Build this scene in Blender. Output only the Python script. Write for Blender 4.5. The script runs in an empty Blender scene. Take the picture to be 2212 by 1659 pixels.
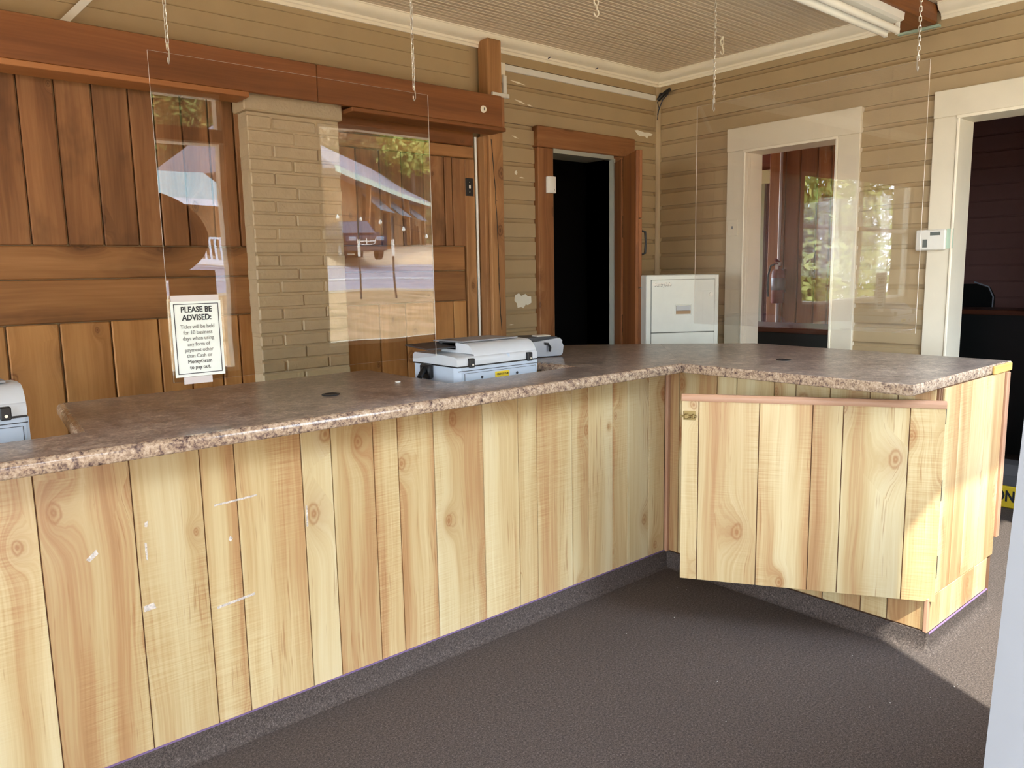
import bpy, math, random
from mathutils import Vector, Matrix
random.seed(7)
scn = bpy.context.scene
col = scn.collection
PI = math.pi

# ------------------------------------------------------------------ camera
FPX, PITCH, YAW, ROLL = 1675.98, math.radians(-8.1904), math.radians(40.7715), math.radians(-1.0774)
F = Vector((math.sin(YAW)*math.cos(PITCH), math.cos(YAW)*math.cos(PITCH), math.sin(PITCH)))
R0 = Vector((math.cos(YAW), -math.sin(YAW), 0)); U0 = R0.cross(F)
R = math.cos(ROLL)*R0 + math.sin(ROLL)*U0
U = -math.sin(ROLL)*R0 + math.cos(ROLL)*U0
cam_d = bpy.data.cameras.new('camera'); cam = bpy.data.objects.new('camera', cam_d); col.objects.link(cam)
cam_d.sensor_width = 36; cam_d.lens = 36*FPX/2212; cam_d.clip_start = 0.02; cam_d.clip_end = 400
M = Matrix.Identity(4)
for i in range(3):
    M[i][0] = R[i]; M[i][1] = U[i]; M[i][2] = -F[i]
M.translation = (0, 0, 1.518)
cam.matrix_world = M
scn.camera = cam

# ------------------------------------------------------------------ light and exposure
SKY_STRENGTH, SUN_STRENGTH, EXPOSURE = 7.0, 5.8, 1.25
vs = scn.view_settings
vs.view_transform = 'Standard'; vs.look = 'None'; vs.gamma = 1; vs.use_curve_mapping = False
vs.exposure = EXPOSURE
w = bpy.data.worlds.new('sky'); scn.world = w; w.use_nodes = True
nt = w.node_tree; nt.nodes.clear()
n_out = nt.nodes.new('ShaderNodeOutputWorld'); n_bg = nt.nodes.new('ShaderNodeBackground')
n_tc = nt.nodes.new('ShaderNodeTexCoord'); n_sep = nt.nodes.new('ShaderNodeSeparateXYZ'); n_rmp = nt.nodes.new('ShaderNodeValToRGB')
nt.links.new(n_tc.outputs['Generated'], n_sep.inputs[0]); nt.links.new(n_sep.outputs['Z'], n_rmp.inputs[0])
n_rmp.color_ramp.elements[0].color = (0.89, 0.95, 1.05, 1); n_rmp.color_ramp.elements[1].color = (0.72, 0.85, 1.10, 1)
n_rmp.color_ramp.elements[0].position = 0.0; n_rmp.color_ramp.elements[1].position = 0.9
nt.links.new(n_rmp.outputs[0], n_bg.inputs[0]); n_bg.inputs[1].default_value = SKY_STRENGTH
nt.links.new(n_bg.outputs[0], n_out.inputs[0])
sun_d = bpy.data.lights.new('sun', 'SUN'); sun = bpy.data.objects.new('sun', sun_d); col.objects.link(sun)
sun_d.energy = SUN_STRENGTH; sun_d.angle = math.radians(0.9); sun_d.color = (1.0, 0.95, 0.88)
EL = math.radians(58.5)
sdir = Vector((0.461*math.cos(EL), 0.887*math.cos(EL), -math.sin(EL)))
sun.rotation_euler = sdir.to_track_quat('-Z', 'Y').to_euler()
def portal(name, loc, rot, sx, sy):
    d = bpy.data.lights.new(name, 'AREA'); d.shape = 'RECTANGLE'; d.size = sx; d.size_y = sy
    d.cycles.is_portal = True
    o = bpy.data.objects.new(name, d); col.objects.link(o); o.location = loc; o.rotation_euler = rot
portal('portal', (0.37, 0.09, 1.2), (math.radians(90), 0, 0), 1.0, 2.4)
portal('portal', (1.40, 0.09, 1.78), (math.radians(90), 0, 0), 0.95, 1.7)
portal('portal', (3.49, 0.09, 1.78), (math.radians(90), 0, 0), 2.05, 1.5)
portal('portal', (-2.9, 0.09, 1.65), (math.radians(90), 0, 0), 0.8, 1.5)
portal('portal', (-2.0, 4.22, 1.95), (math.radians(-90), 0, 0), 2.6, 1.6)
portal('portal', (-3.72, 2.085, 1.475), (0, math.radians(-90), 0), 1.95, 3.3)
portal('portal', (6.2, 5.6, 1.9), (math.radians(-90), 0, 0), 1.6, 1.4)

# ------------------------------------------------------------------ material helpers
def lin(c):
    return tuple((x/255/12.92 if x/255 <= 0.04045 else ((x/255+0.055)/1.055)**2.4) for x in c) + (1.0,)
class NT:
    def __init__(s, name):
        s.m = bpy.data.materials.new(name); s.m.use_nodes = True
        s.t = s.m.node_tree; s.t.nodes.clear(); s.out = s.n('OutputMaterial')
    def n(s, k, **kw):
        o = s.t.nodes.new('ShaderNode'+k)
        for a, b in kw.items(): setattr(o, a, b)
        return o
    def l(s, a, b): s.t.links.new(a, b)
    def put(s, sock, v):
        if isinstance(v, (int, float, tuple, list)): sock.default_value = v
        else: s.l(v, sock)
    def math(s, op, a, b=0.0, c=None, clamp=False):
        o = s.n('Math', operation=op, use_clamp=clamp); s.put(o.inputs[0], a); s.put(o.inputs[1], b)
        if c is not None: s.put(o.inputs[2], c)
        return o.outputs[0]
    def noise(s, vec, scale=1.0, detail=2.0, rough=0.5, dist=0.0):
        o = s.n('TexNoise'); s.l(vec, o.inputs['Vector']); o.inputs['Scale'].default_value = scale
        o.inputs['Detail'].default_value = detail; o.inputs['Roughness'].default_value = rough; o.inputs['Distortion'].default_value = dist
        return o.outputs['Fac']
    def ramp(s, fac, stops, interp='LINEAR'):
        o = s.n('ValToRGB'); o.color_ramp.interpolation = interp; s.l(fac, o.inputs[0])
        e = o.color_ramp.elements
        while len(e) < len(stops): e.new(0.5)
        for k, (p, c) in enumerate(stops): e[k].position = p; e[k].color = lin(c) if max(c) > 1.0 else (tuple(c)+(1,))[:4]
        return o.outputs[0]
    def mix(s, fac, a, b, mode='MIX'):
        o = s.n('Mix', data_type='RGBA', blend_type=mode); s.put(o.inputs[0], fac)
        s.put(o.inputs[6], a); s.put(o.inputs[7], b); return o.outputs[2]
    def comb(s, x, y, z=0.0):
        o = s.n('CombineXYZ'); s.put(o.inputs[0], x); s.put(o.inputs[1], y); s.put(o.inputs[2], z); return o.outputs[0]
    def objco(s, rand=True):
        tc = s.n('TexCoord'); v = tc.outputs['Object']
        if rand:
            oi = s.n('ObjectInfo'); a = s.n('VectorMath', operation='SCALE'); a.inputs[0].default_value = (37.7, 61.3, 83.1)
            s.l(oi.outputs['Random'], a.inputs['Scale']); b = s.n('VectorMath', operation='ADD')
            s.l(v, b.inputs[0]); s.l(a.outputs[0], b.inputs[1]); return b.outputs[0], oi.outputs['Random']
        return v, None
    def bsdf(s, color, rough=0.6, metal=0.0, bump=None, bstr=0.2, bdist=0.01, spec=0.5, coat=0.0, trans=0.0):
        p = s.n('BsdfPrincipled'); s.put(p.inputs['Base Color'], color); s.put(p.inputs['Roughness'], rough)
        p.inputs['Metallic'].default_value = metal; p.inputs['Specular IOR Level'].default_value = spec
        p.inputs['Coat Weight'].default_value = coat; p.inputs['Transmission Weight'].default_value = trans
        if bump is not None:
            b = s.n('Bump'); b.inputs['Strength'].default_value = bstr; b.inputs['Distance'].default_value = bdist
            s.l(bump, b.inputs['Height']); s.l(b.outputs[0], p.inputs['Normal'])
        s.l(p.outputs[0], s.out.inputs[0]); return s.m

def plain(name, rgb, rough=0.5, metal=0.0, var=0.06, scale=14.0, bstr=0.05, spec=0.5):
    t = NT(name); v, r = t.objco(False)
    nz = t.noise(v, scale, 3); c = lin(rgb)
    lo = tuple(x*(1-var) for x in c[:3])+(1,); hi = tuple(min(1, x*(1+var)) for x in c[:3])+(1,)
    return t.bsdf(t.mix(nz, lo, hi), rough, metal, bump=nz, bstr=bstr, bdist=0.003, spec=spec)

def wood(name, stops, knot=(110, 70, 35), axis='Z', streak=20.0, along=0.8, saw=0.0, rough=0.55, knots=0.55, tone=0.15, bstr=0.15, warp=0.05, knot_r=0.10, stain=0.0, spec=0.4, blend=0.5, flecks=0.0):
    t = NT(name); v, rnd = t.objco()
    sp = t.n('SeparateXYZ'); t.l(v, sp.inputs[0])
    if axis == 'Z': u = t.math('ADD', sp.outputs[0], sp.outputs[1]); wz = sp.outputs[2]
    elif axis == 'X': u = t.math('ADD', sp.outputs[2], sp.outputs[1]); wz = sp.outputs[0]
    else: u = t.math('ADD', sp.outputs[2], sp.outputs[0]); wz = sp.outputs[1]
    vo = t.n('TexVoronoi', voronoi_dimensions='2D'); vo.inputs['Scale'].default_value = 1.0; vo.inputs['Randomness'].default_value = 0.9
    t.l(t.comb(t.math('MULTIPLY', u, 5.0), t.math('MULTIPLY', wz, 3.1)), vo.inputs['Vector'])
    d = vo.outputs['Distance']
    sc = t.n('SeparateColor'); t.l(vo.outputs['Color'], sc.inputs[0])
    on = t.math('GREATER_THAN', sc.outputs[0], 1.0-knots)
    kr = t.math('MULTIPLY_ADD', sc.outputs[1], knot_r, 0.03)
    dn = t.math('DIVIDE', d, kr)                                   # 1 at the rim of the knot
    kn = t.noise(t.comb(t.math('MULTIPLY', u, 34.0), t.math('MULTIPLY', wz, 21.0)), 1.0, 2)
    dn = t.math('ADD', dn, t.math('MULTIPLY', t.math('SUBTRACT', kn, 0.5), 0.75))
    kfall = t.math('MULTIPLY', on, t.math('EXPONENT', t.math('MULTIPLY', t.math('MULTIPLY', dn, dn), -0.16)))
    low = t.noise(t.comb(t.math('MULTIPLY', u, 3.0), t.math('MULTIPLY', wz, 1.1)), 1.0, 2)
    uw = t.math('ADD', u, t.math('MULTIPLY_ADD', low, warp, t.math('MULTIPLY', kfall, 0.075)))
    s1 = t.noise(t.comb(t.math('MULTIPLY', uw, streak), t.math('MULTIPLY', wz, along)), 1.0, 3, 0.55)
    s2 = t.noise(t.comb(t.math('MULTIPLY', uw, streak*0.42), t.math('MULTIPLY', wz, along*0.6), 3.3), 1.0, 1)
    s3 = t.noise(t.comb(t.math('MULTIPLY', uw, streak*7), t.math('MULTIPLY', wz, along*3.5), 7.1), 1.0, 2, 0.6)
    f = t.math('ADD', t.math('MULTIPLY', s1, 1-blend), t.math('MULTIPLY', s2, blend))
    f = t.math('ADD', f, t.math('MULTIPLY', t.math('SUBTRACT', s3, 0.5), 0.22))
    if saw > 0:
        sv = t.noise(t.comb(t.math('MULTIPLY', u, 7.0), t.math('MULTIPLY', wz, 190.0)), 1.0, 2)
        sm = t.noise(t.comb(t.math('MULTIPLY', u, 5.0), t.math('MULTIPLY', wz, 1.6), 9.0), 1.0, 1)
        sm = t.math('MULTIPLY', t.math('SUBTRACT', sm, 0.47), 7.0, clamp=True)
        f = t.math('ADD', f, t.math('MULTIPLY', t.math('MULTIPLY', t.math('SUBTRACT', sv, 0.5), sm), saw))
    c = t.ramp(f, stops)
    if flecks > 0:
        fn = t.noise(t.comb(t.math('MULTIPLY', uw, 105.0), t.math('MULTIPLY', wz, 4.2), 2.0), 1.0, 2, 0.6)
        fb = t.noise(t.comb(t.math('MULTIPLY', uw, 9.0), t.math('MULTIPLY', wz, 1.2), 6.0), 1.0, 1)
        fm = t.math('MULTIPLY', t.math('SUBTRACT', t.math('ADD', fn, t.math('MULTIPLY', fb, 0.5)), 0.90), 9.0, clamp=True)
        c = t.mix(t.math('MULTIPLY', fm, flecks), c, lin(knot))
    ring = t.math('MULTIPLY_ADD', t.math('SINE', t.math('MULTIPLY', dn, 9.0)), 0.20, 0.58)
    km = t.math('MULTIPLY', on, t.math('SUBTRACT', 1.0, t.math('MULTIPLY', t.math('SUBTRACT', dn, 0.75), 2.2, clamp=True)))
    c = t.mix(t.math('MULTIPLY', km, ring), c, lin(knot))
    halo = t.math('MULTIPLY', t.math('SUBTRACT', kfall, km, clamp=True), 0.35)
    c = t.mix(halo, c, lin(stops[-1][1]))
    if stain > 0:
        st = t.noise(t.comb(t.math('MULTIPLY', u, 4.0), t.math('MULTIPLY', wz, 1.7), 5.0), 1.0, 4, 0.65)
        st = t.math('MULTIPLY', t.math('SUBTRACT', st, 0.52), 5.0, clamp=True)
        c = t.mix(t.math('MULTIPLY', st, stain), c, lin(tuple(x*0.33 for x in knot)))
    if tone > 0:
        tf = t.math('MULTIPLY_ADD', rnd, tone*2, 1-tone)
        hs = t.n('HueSaturation'); t.l(tf, hs.inputs['Value']); t.l(c, hs.inputs['Color']); c = hs.outputs[0]
    return t.bsdf(c, rough, bump=f, bstr=bstr, bdist=0.004, spec=spec)

def sheet(name, refl=0.05, tint=(0.97, 0.97, 0.96), wavy=0.0):
    """Thin clear sheet: Schlick reflection over straight transmission."""
    t = NT(name)
    g = t.n('NewGeometry'); dt = t.n('VectorMath', operation='DOT_PRODUCT'); t.l(g.outputs['Incoming'], dt.inputs[0]); t.l(g.outputs['Normal'], dt.inputs[1])
    c = t.math('SUBTRACT', 1.0, t.math('ABSOLUTE', dt.outputs['Value']))
    fac = t.math('MULTIPLY_ADD', t.math('POWER', c, 5.0), 1.0-refl, refl)
    gl = t.n('BsdfGlossy'); gl.inputs['Roughness'].default_value = 0.0
    if wavy > 0:
        v, _ = t.objco(False); nz = t.noise(v, 2.2, 1)
        b = t.n('Bump'); b.inputs['Strength'].default_value = 1.0; b.inputs['Distance'].default_value = wavy
        t.l(nz, b.inputs['Height']); t.l(b.outputs[0], gl.inputs['Normal'])
    tr = t.n('BsdfTransparent'); tr.inputs[0].default_value = tint+(1,)
    mx = t.n('MixShader'); t.l(fac, mx.inputs[0]); t.l(tr.outputs[0], mx.inputs[1]); t.l(gl.outputs[0], mx.inputs[2]); t.l(mx.outputs[0], t.out.inputs[0])
    return t.m

# ------------------------------------------------------------------ mesh helpers
class MB:
    def __init__(s): s.v = []; s.f = []; s.mi = []; s.cur = 0
    def add(s, vs, fs):
        o = len(s.v); s.v += [tuple(p) for p in vs]
        for f in fs: s.f.append([i+o for i in f]); s.mi.append(s.cur)
        return s
    def box(s, x0, x1, y0, y1, z0, z1, bev=0.0):
        if bev <= 0:
            return s.add([(x0,y0,z0),(x1,y0,z0),(x1,y1,z0),(x0,y1,z0),(x0,y0,z1),(x1,y0,z1),(x1,y1,z1),(x0,y1,z1)],
                  [(0,3,2,1),(4,5,6,7),(0,1,5,4),(1,2,6,5),(2,3,7,6),(3,0,4,7)])
        b = min(bev, (x1-x0)*0.49, (y1-y0)*0.49, (z1-z0)*0.49)
        cx, cy, cz = (x0+x1)/2, (y0+y1)/2, (z0+z1)/2; hx, hy, hz = (x1-x0)/2, (y1-y0)/2, (z1-z0)/2
        vs, ix = [], {}
        for sx in (-1,1):
            for sy in (-1,1):
                for sz in (-1,1):
                    for k in range(3):
                        p = [cx+sx*(hx-(0 if k==0 else b)), cy+sy*(hy-(0 if k==1 else b)), cz+sz*(hz-(0 if k==2 else b))]
                        ix[(sx,sy,sz,k)] = len(vs); vs.append(p)
        fs = []
        def q(*a): fs.append([ix[t] for t in a])
        for sg in (-1,1):
            q((sg,-1,-1,0),(sg,1,-1,0),(sg,1,1,0),(sg,-1,1,0)); q((-1,sg,-1,1),(1,sg,-1,1),(1,sg,1,1),(-1,sg,1,1)); q((-1,-1,sg,2),(1,-1,sg,2),(1,1,sg,2),(-1,1,sg,2))
            for s2 in (-1,1):
                q((sg,s2,-1,0),(sg,s2,1,0),(sg,s2,1,1),(sg,s2,-1,1)); q((sg,-1,s2,0),(sg,1,s2,0),(sg,1,s2,2),(sg,-1,s2,2)); q((-1,sg,s2,1),(1,sg,s2,1),(1,sg,s2,2),(-1,sg,s2,2))
                for s3 in (-1,1): q((sg,s2,s3,0),(sg,s2,s3,1),(sg,s2,s3,2))
        return s.add(vs, fs)
    def prism(s, prof, axis, a, b):
        """profile of 2-D points swept along an axis: X -> (y,z), Y -> (x,z), Z -> (x,y)"""
        n = len(prof)
        def P(p, t): return {'X': (t,p[0],p[1]), 'Y': (p[0],t,p[1]), 'Z': (p[0],p[1],t)}[axis]
        vs = [P(p,a) for p in prof]+[P(p,b) for p in prof]
        fs = [(i,(i+1)%n,n+(i+1)%n,n+i) for i in range(n)]+[tuple(range(n))[::-1], tuple(range(n,2*n))]
        return s.add(vs, fs)
    def cyl(s, p0, p1, r0, r1=None, n=12, cap=True):
        r1 = r0 if r1 is None else r1
        p0, p1 = Vector(p0), Vector(p1); d = (p1-p0).normalized()
        a = d.orthogonal().normalized(); b = d.cross(a)
        vs = [p0+(a*math.cos(2*PI*i/n)+b*math.sin(2*PI*i/n))*r0 for i in range(n)]+[p1+(a*math.cos(2*PI*i/n)+b*math.sin(2*PI*i/n))*r1 for i in range(n)]
        fs = [(i,(i+1)%n,n+(i+1)%n,n+i) for i in range(n)]
        if cap: fs += [tuple(range(n))[::-1], tuple(range(n,2*n))]
        return s.add(vs, fs)
    def tube(s, pts, r, n=6, closed=False):
        pts = [Vector(p) for p in pts]; m = len(pts); vs = []; a = None
        for i, p in enumerate(pts):
            if closed: d = (pts[(i+1)%m]-pts[i-1]).normalized()
            else: d = (pts[min(i+1,m-1)]-pts[max(i-1,0)]).normalized()
            a = d.orthogonal().normalized() if a is None else (a-d*a.dot(d)).normalized()
            b = d.cross(a)
            vs += [p+(a*math.cos(2*PI*k/n)+b*math.sin(2*PI*k/n))*r for k in range(n)]
        fs = []
        for i in range(m if closed else m-1):
            j = (i+1) % m
            for k in range(n): fs.append((i*n+k, i*n+(k+1)%n, j*n+(k+1)%n, j*n+k))
        if not closed: fs += [tuple(range(n))[::-1], tuple((m-1)*n+k for k in range(n))]
        return s.add(vs, fs)
    def lathe(s, prof, c=(0,0,0), n=16):
        vs = []; m = len(prof)
        for r, z in prof: vs += [(c[0]+r*math.cos(2*PI*k/n), c[1]+r*math.sin(2*PI*k/n), c[2]+z) for k in range(n)]
        fs = [(i*n+k, i*n+(k+1)%n, (i+1)*n+(k+1)%n, (i+1)*n+k) for i in range(m-1) for k in range(n)]
        fs += [tuple(range(n))[::-1], tuple((m-1)*n+k for k in range(n))]
        return s.add(vs, fs)
    def poly(s, pts, z0, z1): return s.prism([(p[0],p[1]) for p in pts], 'Z', z0, z1)
    def xform(s, m):
        s.v = [tuple(m @ Vector(p)) for p in s.v]; return s
    def mesh(s, name, mats, smooth=False):
        me = bpy.data.meshes.new(name); me.from_pydata(s.v, [], s.f); me.validate()
        for m in (mats if isinstance(mats, (list, tuple)) else [mats]): me.materials.append(m)
        if len(me.polygons) == len(s.mi):
            for p, k in zip(me.polygons, s.mi): p.material_index = k
        import bmesh
        bm = bmesh.new(); bm.from_mesh(me); bmesh.ops.recalc_face_normals(bm, faces=bm.faces); bm.to_mesh(me); bm.free()
        if smooth:
            for p in me.polygons: p.use_smooth = True
            me.set_sharp_from_angle(angle=math.radians(smooth if smooth > 1 else 40))
        return me
    def build(s, name, mats, parent=None, smooth=False, **kw):
        o = bpy.data.objects.new(name, s.mesh(name, mats, smooth)); col.objects.link(o)
        if parent: o.parent = parent
        for k, v in kw.items(): o[k] = v
        return o
def box(*a, **k): return MB().box(*a, **k)
def thing(name, label, cat, loc=(0,0,0), rotz=0.0, group=None):
    o = bpy.data.objects.new(name, None); col.objects.link(o); o.location = loc; o.rotation_euler = (0,0,rotz)
    o.empty_display_size = 0.05; o['label'] = label; o['category'] = cat
    if group: o['group'] = group
    return o
def tag(o, label, cat, group=None):
    o['label'] = label; o['category'] = cat
    if group: o['group'] = group
    return o
def struct(name, mb, mats, smooth=False):
    return mb.build(name, mats, None, smooth, kind='structure')
def group_empty(name):
    o = bpy.data.objects.new(name, None); col.objects.link(o); o['kind'] = 'structure'; return o
def clone(o, parent=None):
    c = o.copy(); col.objects.link(c)
    if parent: c.parent = parent
    for ch in list(o.children): clone(ch, c)
    return c
def text_mb(body, size, align='CENTER', depth=0.0006, bold=0.0, width=1.0):
    """flat lettering as geometry in its own XY plane"""
    cu = bpy.data.curves.new('lettering', 'FONT'); cu.body = body; cu.size = size; cu.align_x = align; cu.align_y = 'CENTER'
    cu.extrude = depth; cu.offset = bold; cu.resolution_u = 3
    o = bpy.data.objects.new('lettering', cu); col.objects.link(o); bpy.context.view_layer.update()
    me = bpy.data.meshes.new_from_object(o.evaluated_get(bpy.context.evaluated_depsgraph_get()))
    mb = MB(); mb.add([(v.co.x*width, v.co.y, v.co.z) for v in me.vertices], [tuple(p.vertices) for p in me.polygons])
    bpy.data.objects.remove(o); bpy.data.curves.remove(cu); bpy.data.meshes.remove(me)
    return mb

# ------------------------------------------------------------------ materials
PINE = [(0.33, (226,210,168)), (0.44, (218,197,150)), (0.53, (206,179,130)), (0.62, (192,152,106)), (0.76, (164,118,76))]
m_pine = wood('printed pine panelling', PINE, knot=(160,104,60), streak=17, along=0.62, saw=0.24, rough=0.32, knots=0.42, tone=0.05, bstr=0.02, knot_r=0.10, spec=0.4, blend=0.62, flecks=0.55, warp=0.07)
m_groove = plain('dark panel groove', (122,86,58), 0.8)
m_oak_trim = wood('pinkish wood trim', [(0.3,(205,165,135)),(0.6,(180,135,105)),(0.8,(150,105,80))], axis='Z', streak=60, knots=0, rough=0.45, tone=0.03, bstr=0.03)
m_oak_trim_y = wood('pinkish wood rail', [(0.3,(200,160,130)),(0.6,(176,130,100)),(0.8,(150,105,80))], axis='X', streak=60, knots=0, rough=0.4, tone=0.03, bstr=0.03)
m_plank = wood('rough brown barn boards', [(0.25,(178,130,86)),(0.45,(152,106,66)),(0.6,(126,84,50)),(0.8,(90,58,34))], knot=(70,40,20), streak=12, along=0.9, rough=0.7, knots=0.3, tone=0.16, bstr=0.25, stain=0.55, knot_r=0.08)
m_plank_low = wood('lighter barn boards', [(0.25,(210,160,100)),(0.45,(192,140,84)),(0.6,(168,116,64)),(0.8,(124,78,40))], knot=(100,58,28), streak=10, along=0.8, rough=0.65, knots=0.45, tone=0.10, bstr=0.22, stain=0.3, knot_r=0.10)
m_plank_h = wood('horizontal barn boards', [(0.25,(184,134,84)),(0.45,(160,112,66)),(0.6,(136,92,52)),(0.8,(100,64,34))], knot=(84,50,26), axis='X', streak=12, along=0.9, rough=0.65, knots=0.3, tone=0.10, bstr=0.2, stain=0.35)
m_beam = wood('reddish brown stained beam', [(0.25,(152,100,58)),(0.45,(136,84,44)),(0.6,(118,70,34)),(0.8,(88,50,24))], knot=(84,46,24), axis='X', streak=16, along=0.7, rough=0.5, knots=0.2, tone=0.05, bstr=0.1, stain=0.12)
m_post = wood('weathered timber post', [(0.25,(190,144,96)),(0.45,(170,124,78)),(0.6,(148,104,64)),(0.8,(104,70,42))], knot=(70,40,20), streak=22, along=0.8, rough=0.7, knots=0.3, tone=0.04, bstr=0.25, stain=0.3)
m_door = wood('brown plank door', [(0.25,(164,106,58)),(0.45,(144,88,46)),(0.6,(124,74,38)),(0.8,(90,52,28))], knot=(80,44,22), streak=26, along=0.8, rough=0.6, knots=0.2, tone=0.06, bstr=0.15)
m_case = wood('brown door casing', [(0.25,(172,122,78)),(0.45,(150,100,60)),(0.6,(126,80,46)),(0.8,(94,58,32))], knot=(72,40,20), streak=26, along=0.9, rough=0.6, knots=0.35, tone=0.03, bstr=0.25)
m_case_h = wood('brown door header', [(0.25,(162,112,70)),(0.45,(140,92,54)),(0.6,(116,74,42)),(0.8,(84,50,28))], knot=(70,38,18), axis='X', streak=26, along=0.9, rough=0.6, knots=0.5, tone=0.03, bstr=0.25)
m_office_plank = wood('orange brown office boards', [(0.25,(186,122,66)),(0.5,(160,98,50)),(0.8,(118,66,32))], knot=(84,44,20), streak=14, along=0.6, rough=0.5, knots=0.2, tone=0.12, bstr=0.08)
def paint(name, rgb, rough=0.6, chips=0.0, chipc=(226,214,180), scale=6.0, var=0.08, fine=0.10):
    t = NT(name); v, r = t.objco(False)
    a = t.noise(v, scale, 3); b = t.noise(v, 70, 2); c = lin(rgb)
    lo = tuple(x*(1-var) for x in c[:3])+(1,); hi = tuple(min(1, x*(1+var)) for x in c[:3])+(1,)
    cc = t.mix(a, lo, hi)
    if chips > 0:
        k = t.noise(v, 9.0, 4, 0.62); k = t.math('MULTIPLY', t.math('SUBTRACT', k, chips), 60.0, clamp=True)
        cc = t.mix(k, cc, lin(chipc))
    return t.bsdf(cc, rough, bump=b, bstr=fine, bdist=0.003)
m_siding = paint('olive tan siding paint', (175,153,116), 0.5)
m_brickp = paint('olive tan painted brick', (194,177,144), 0.55, scale=20.0, var=0.10, fine=0.9)
m_ceil = paint('beige ceiling paint', (212,194,166), 0.45)
m_cream = paint('cream trim paint', (244,236,214), 0.4)
m_casing = paint('cream casing paint', (228,219,196), 0.42, chips=0.74)
m_greytrim = paint('pale grey door paint', (176,178,164), 0.45)
m_white = plain('white plastic', (232,230,220), 0.4)
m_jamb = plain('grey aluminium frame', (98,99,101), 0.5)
m_chip = plain('bare white plaster', (236,232,214), 0.7)
def carpet_mat():
    t = NT('dark brown carpet'); v, r = t.objco(False)
    a = t.noise(v, 330, 2, 0.7); b = t.noise(v, 1.6, 3, 0.6); c = t.noise(v, 130, 2)
    f = t.math('ADD', t.math('MULTIPLY', a, 0.62), t.math('MULTIPLY', c, 0.38))
    cc = t.ramp(f, [(0.32,(50,44,42)),(0.48,(84,75,70)),(0.58,(102,92,86)),(0.72,(150,138,129))])
    cc = t.mix(t.math('MULTIPLY', t.math('SUBTRACT', b, 0.42), 0.55, clamp=True), cc, lin((74,68,65)))
    return t.bsdf(cc, 0.95, bump=f, bstr=0.5, bdist=0.004, spec=0.1)
m_carpet = carpet_mat()
m_purple = plain('purple carpet backing', (128,104,150), 0.8)
def laminate_mat():
    t = NT('speckled brown laminate'); v, r = t.objco(False)
    a = t.noise(v, 26, 5, 0.72, 0.6); b = t.noise(v, 7, 3, 0.6); c = t.noise(v, 150, 2)
    f = t.math('ADD', t.math('MULTIPLY', a, 0.5), t.math('ADD', t.math('MULTIPLY', b, 0.22), t.math('MULTIPLY', c, 0.28)))
    cc = t.ramp(f, [(0.36,(66,57,54)),(0.44,(112,99,91)),(0.51,(138,124,114)),(0.58,(172,156,142)),(0.67,(204,190,174))])
    return t.bsdf(cc, 0.28, bump=c, bstr=0.02, bdist=0.001, spec=0.5)
m_lam = laminate_mat()
def lam_edge_mat():
    t = NT('speckled laminate edge'); v, r = t.objco(False)
    a = t.noise(v, 55, 5, 0.75, 0.4); b = t.noise(v, 22, 3, 0.6); c = t.noise(v, 150, 2)
    f = t.math('ADD', t.math('MULTIPLY', a, 0.55), t.math('ADD', t.math('MULTIPLY', b, 0.2), t.math('MULTIPLY', c, 0.25)))
    cc = t.ramp(f, [(0.36,(58,46,46)),(0.44,(126,106,98)),(0.51,(180,156,132)),(0.58,(204,184,162)),(0.68,(226,212,196))])
    return t.bsdf(cc, 0.15, bump=c, bstr=0.02, bdist=0.001, spec=0.5)
m_lamedge = lam_edge_mat()
m_rawwood = wood('raw yellow wood block', [(0.3,(232,196,120)),(0.6,(214,172,92)),(0.8,(190,146,74))], axis='X', streak=60, knots=0, tone=0.02)
m_acrylic = sheet('clear acrylic', 0.055, (0.955, 0.945, 0.94), wavy=0.0012)
m_acredge = plain('frosted acrylic edge', (222,216,206), 0.35)
m_glass = sheet('window glass', 0.04, (0.93, 0.95, 0.94))
m_metal = plain('zinc plated steel', (222,218,208), 0.32, 0.85)
m_brass = plain('dull brass', (150,130,84), 0.4, 0.8)
m_dark = plain('dark hinge steel', (92,84,74), 0.5, 0.6)
m_black = plain('black plastic', (24,24,26), 0.45)
m_blackwall = plain('unlit interior black', (22,14,14), 0.9)  # darkness of unlit interiors put into the colour
m_pgrey = plain('printer grey plastic', (188,202,218), 0.42)
m_pgrey2 = plain('printer light lid plastic', (204,210,216), 0.4)
m_pdark = plain('printer charcoal plastic', (52,54,60), 0.5)
m_silver = plain('silver plastic', (146,152,160), 0.28, 0.35)
m_yellow = plain('yellow label', (236,206,50), 0.5)
m_safe = plain('pale sage enamel', (220,224,216), 0.35)
m_recess = plain('brown handle recess', (168,138,104), 0.5)
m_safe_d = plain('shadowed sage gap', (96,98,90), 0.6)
m_red = plain('fire extinguisher red', (128,10,14), 0.3)
m_paper = plain('white paper', (232,242,240), 0.5)
m_ink = plain('dark ink', (38,42,54), 0.6)
m_ink2 = plain('grey plastic and glare washed ink', (124,126,128), 0.6)  # glare over the notice text put into its colour; also grey fittings
def tape_mat():
    t = NT('translucent tape'); v, r = t.objco(False)
    nz = t.noise(v, 90, 3, 0.7)
    p = t.n('BsdfPrincipled'); p.inputs['Base Color'].default_value = lin((244,236,228)); p.inputs['Roughness'].default_value = 0.25
    tr = t.n('BsdfTransparent'); mx = t.n('MixShader'); t.l(t.math('MULTIPLY_ADD', nz, 1.6, -0.15, clamp=True), mx.inputs[0]); t.l(tr.outputs[0], mx.inputs[1]); t.l(p.outputs[0], mx.inputs[2]); t.l(mx.outputs[0], t.out.inputs[0])
    return t.m
m_tape = tape_mat()
m_tapec = plain('frosted tape', (208,204,206), 0.3)
m_maroon = plain('dark maroon paint', (168,126,120), 0.6)
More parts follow.
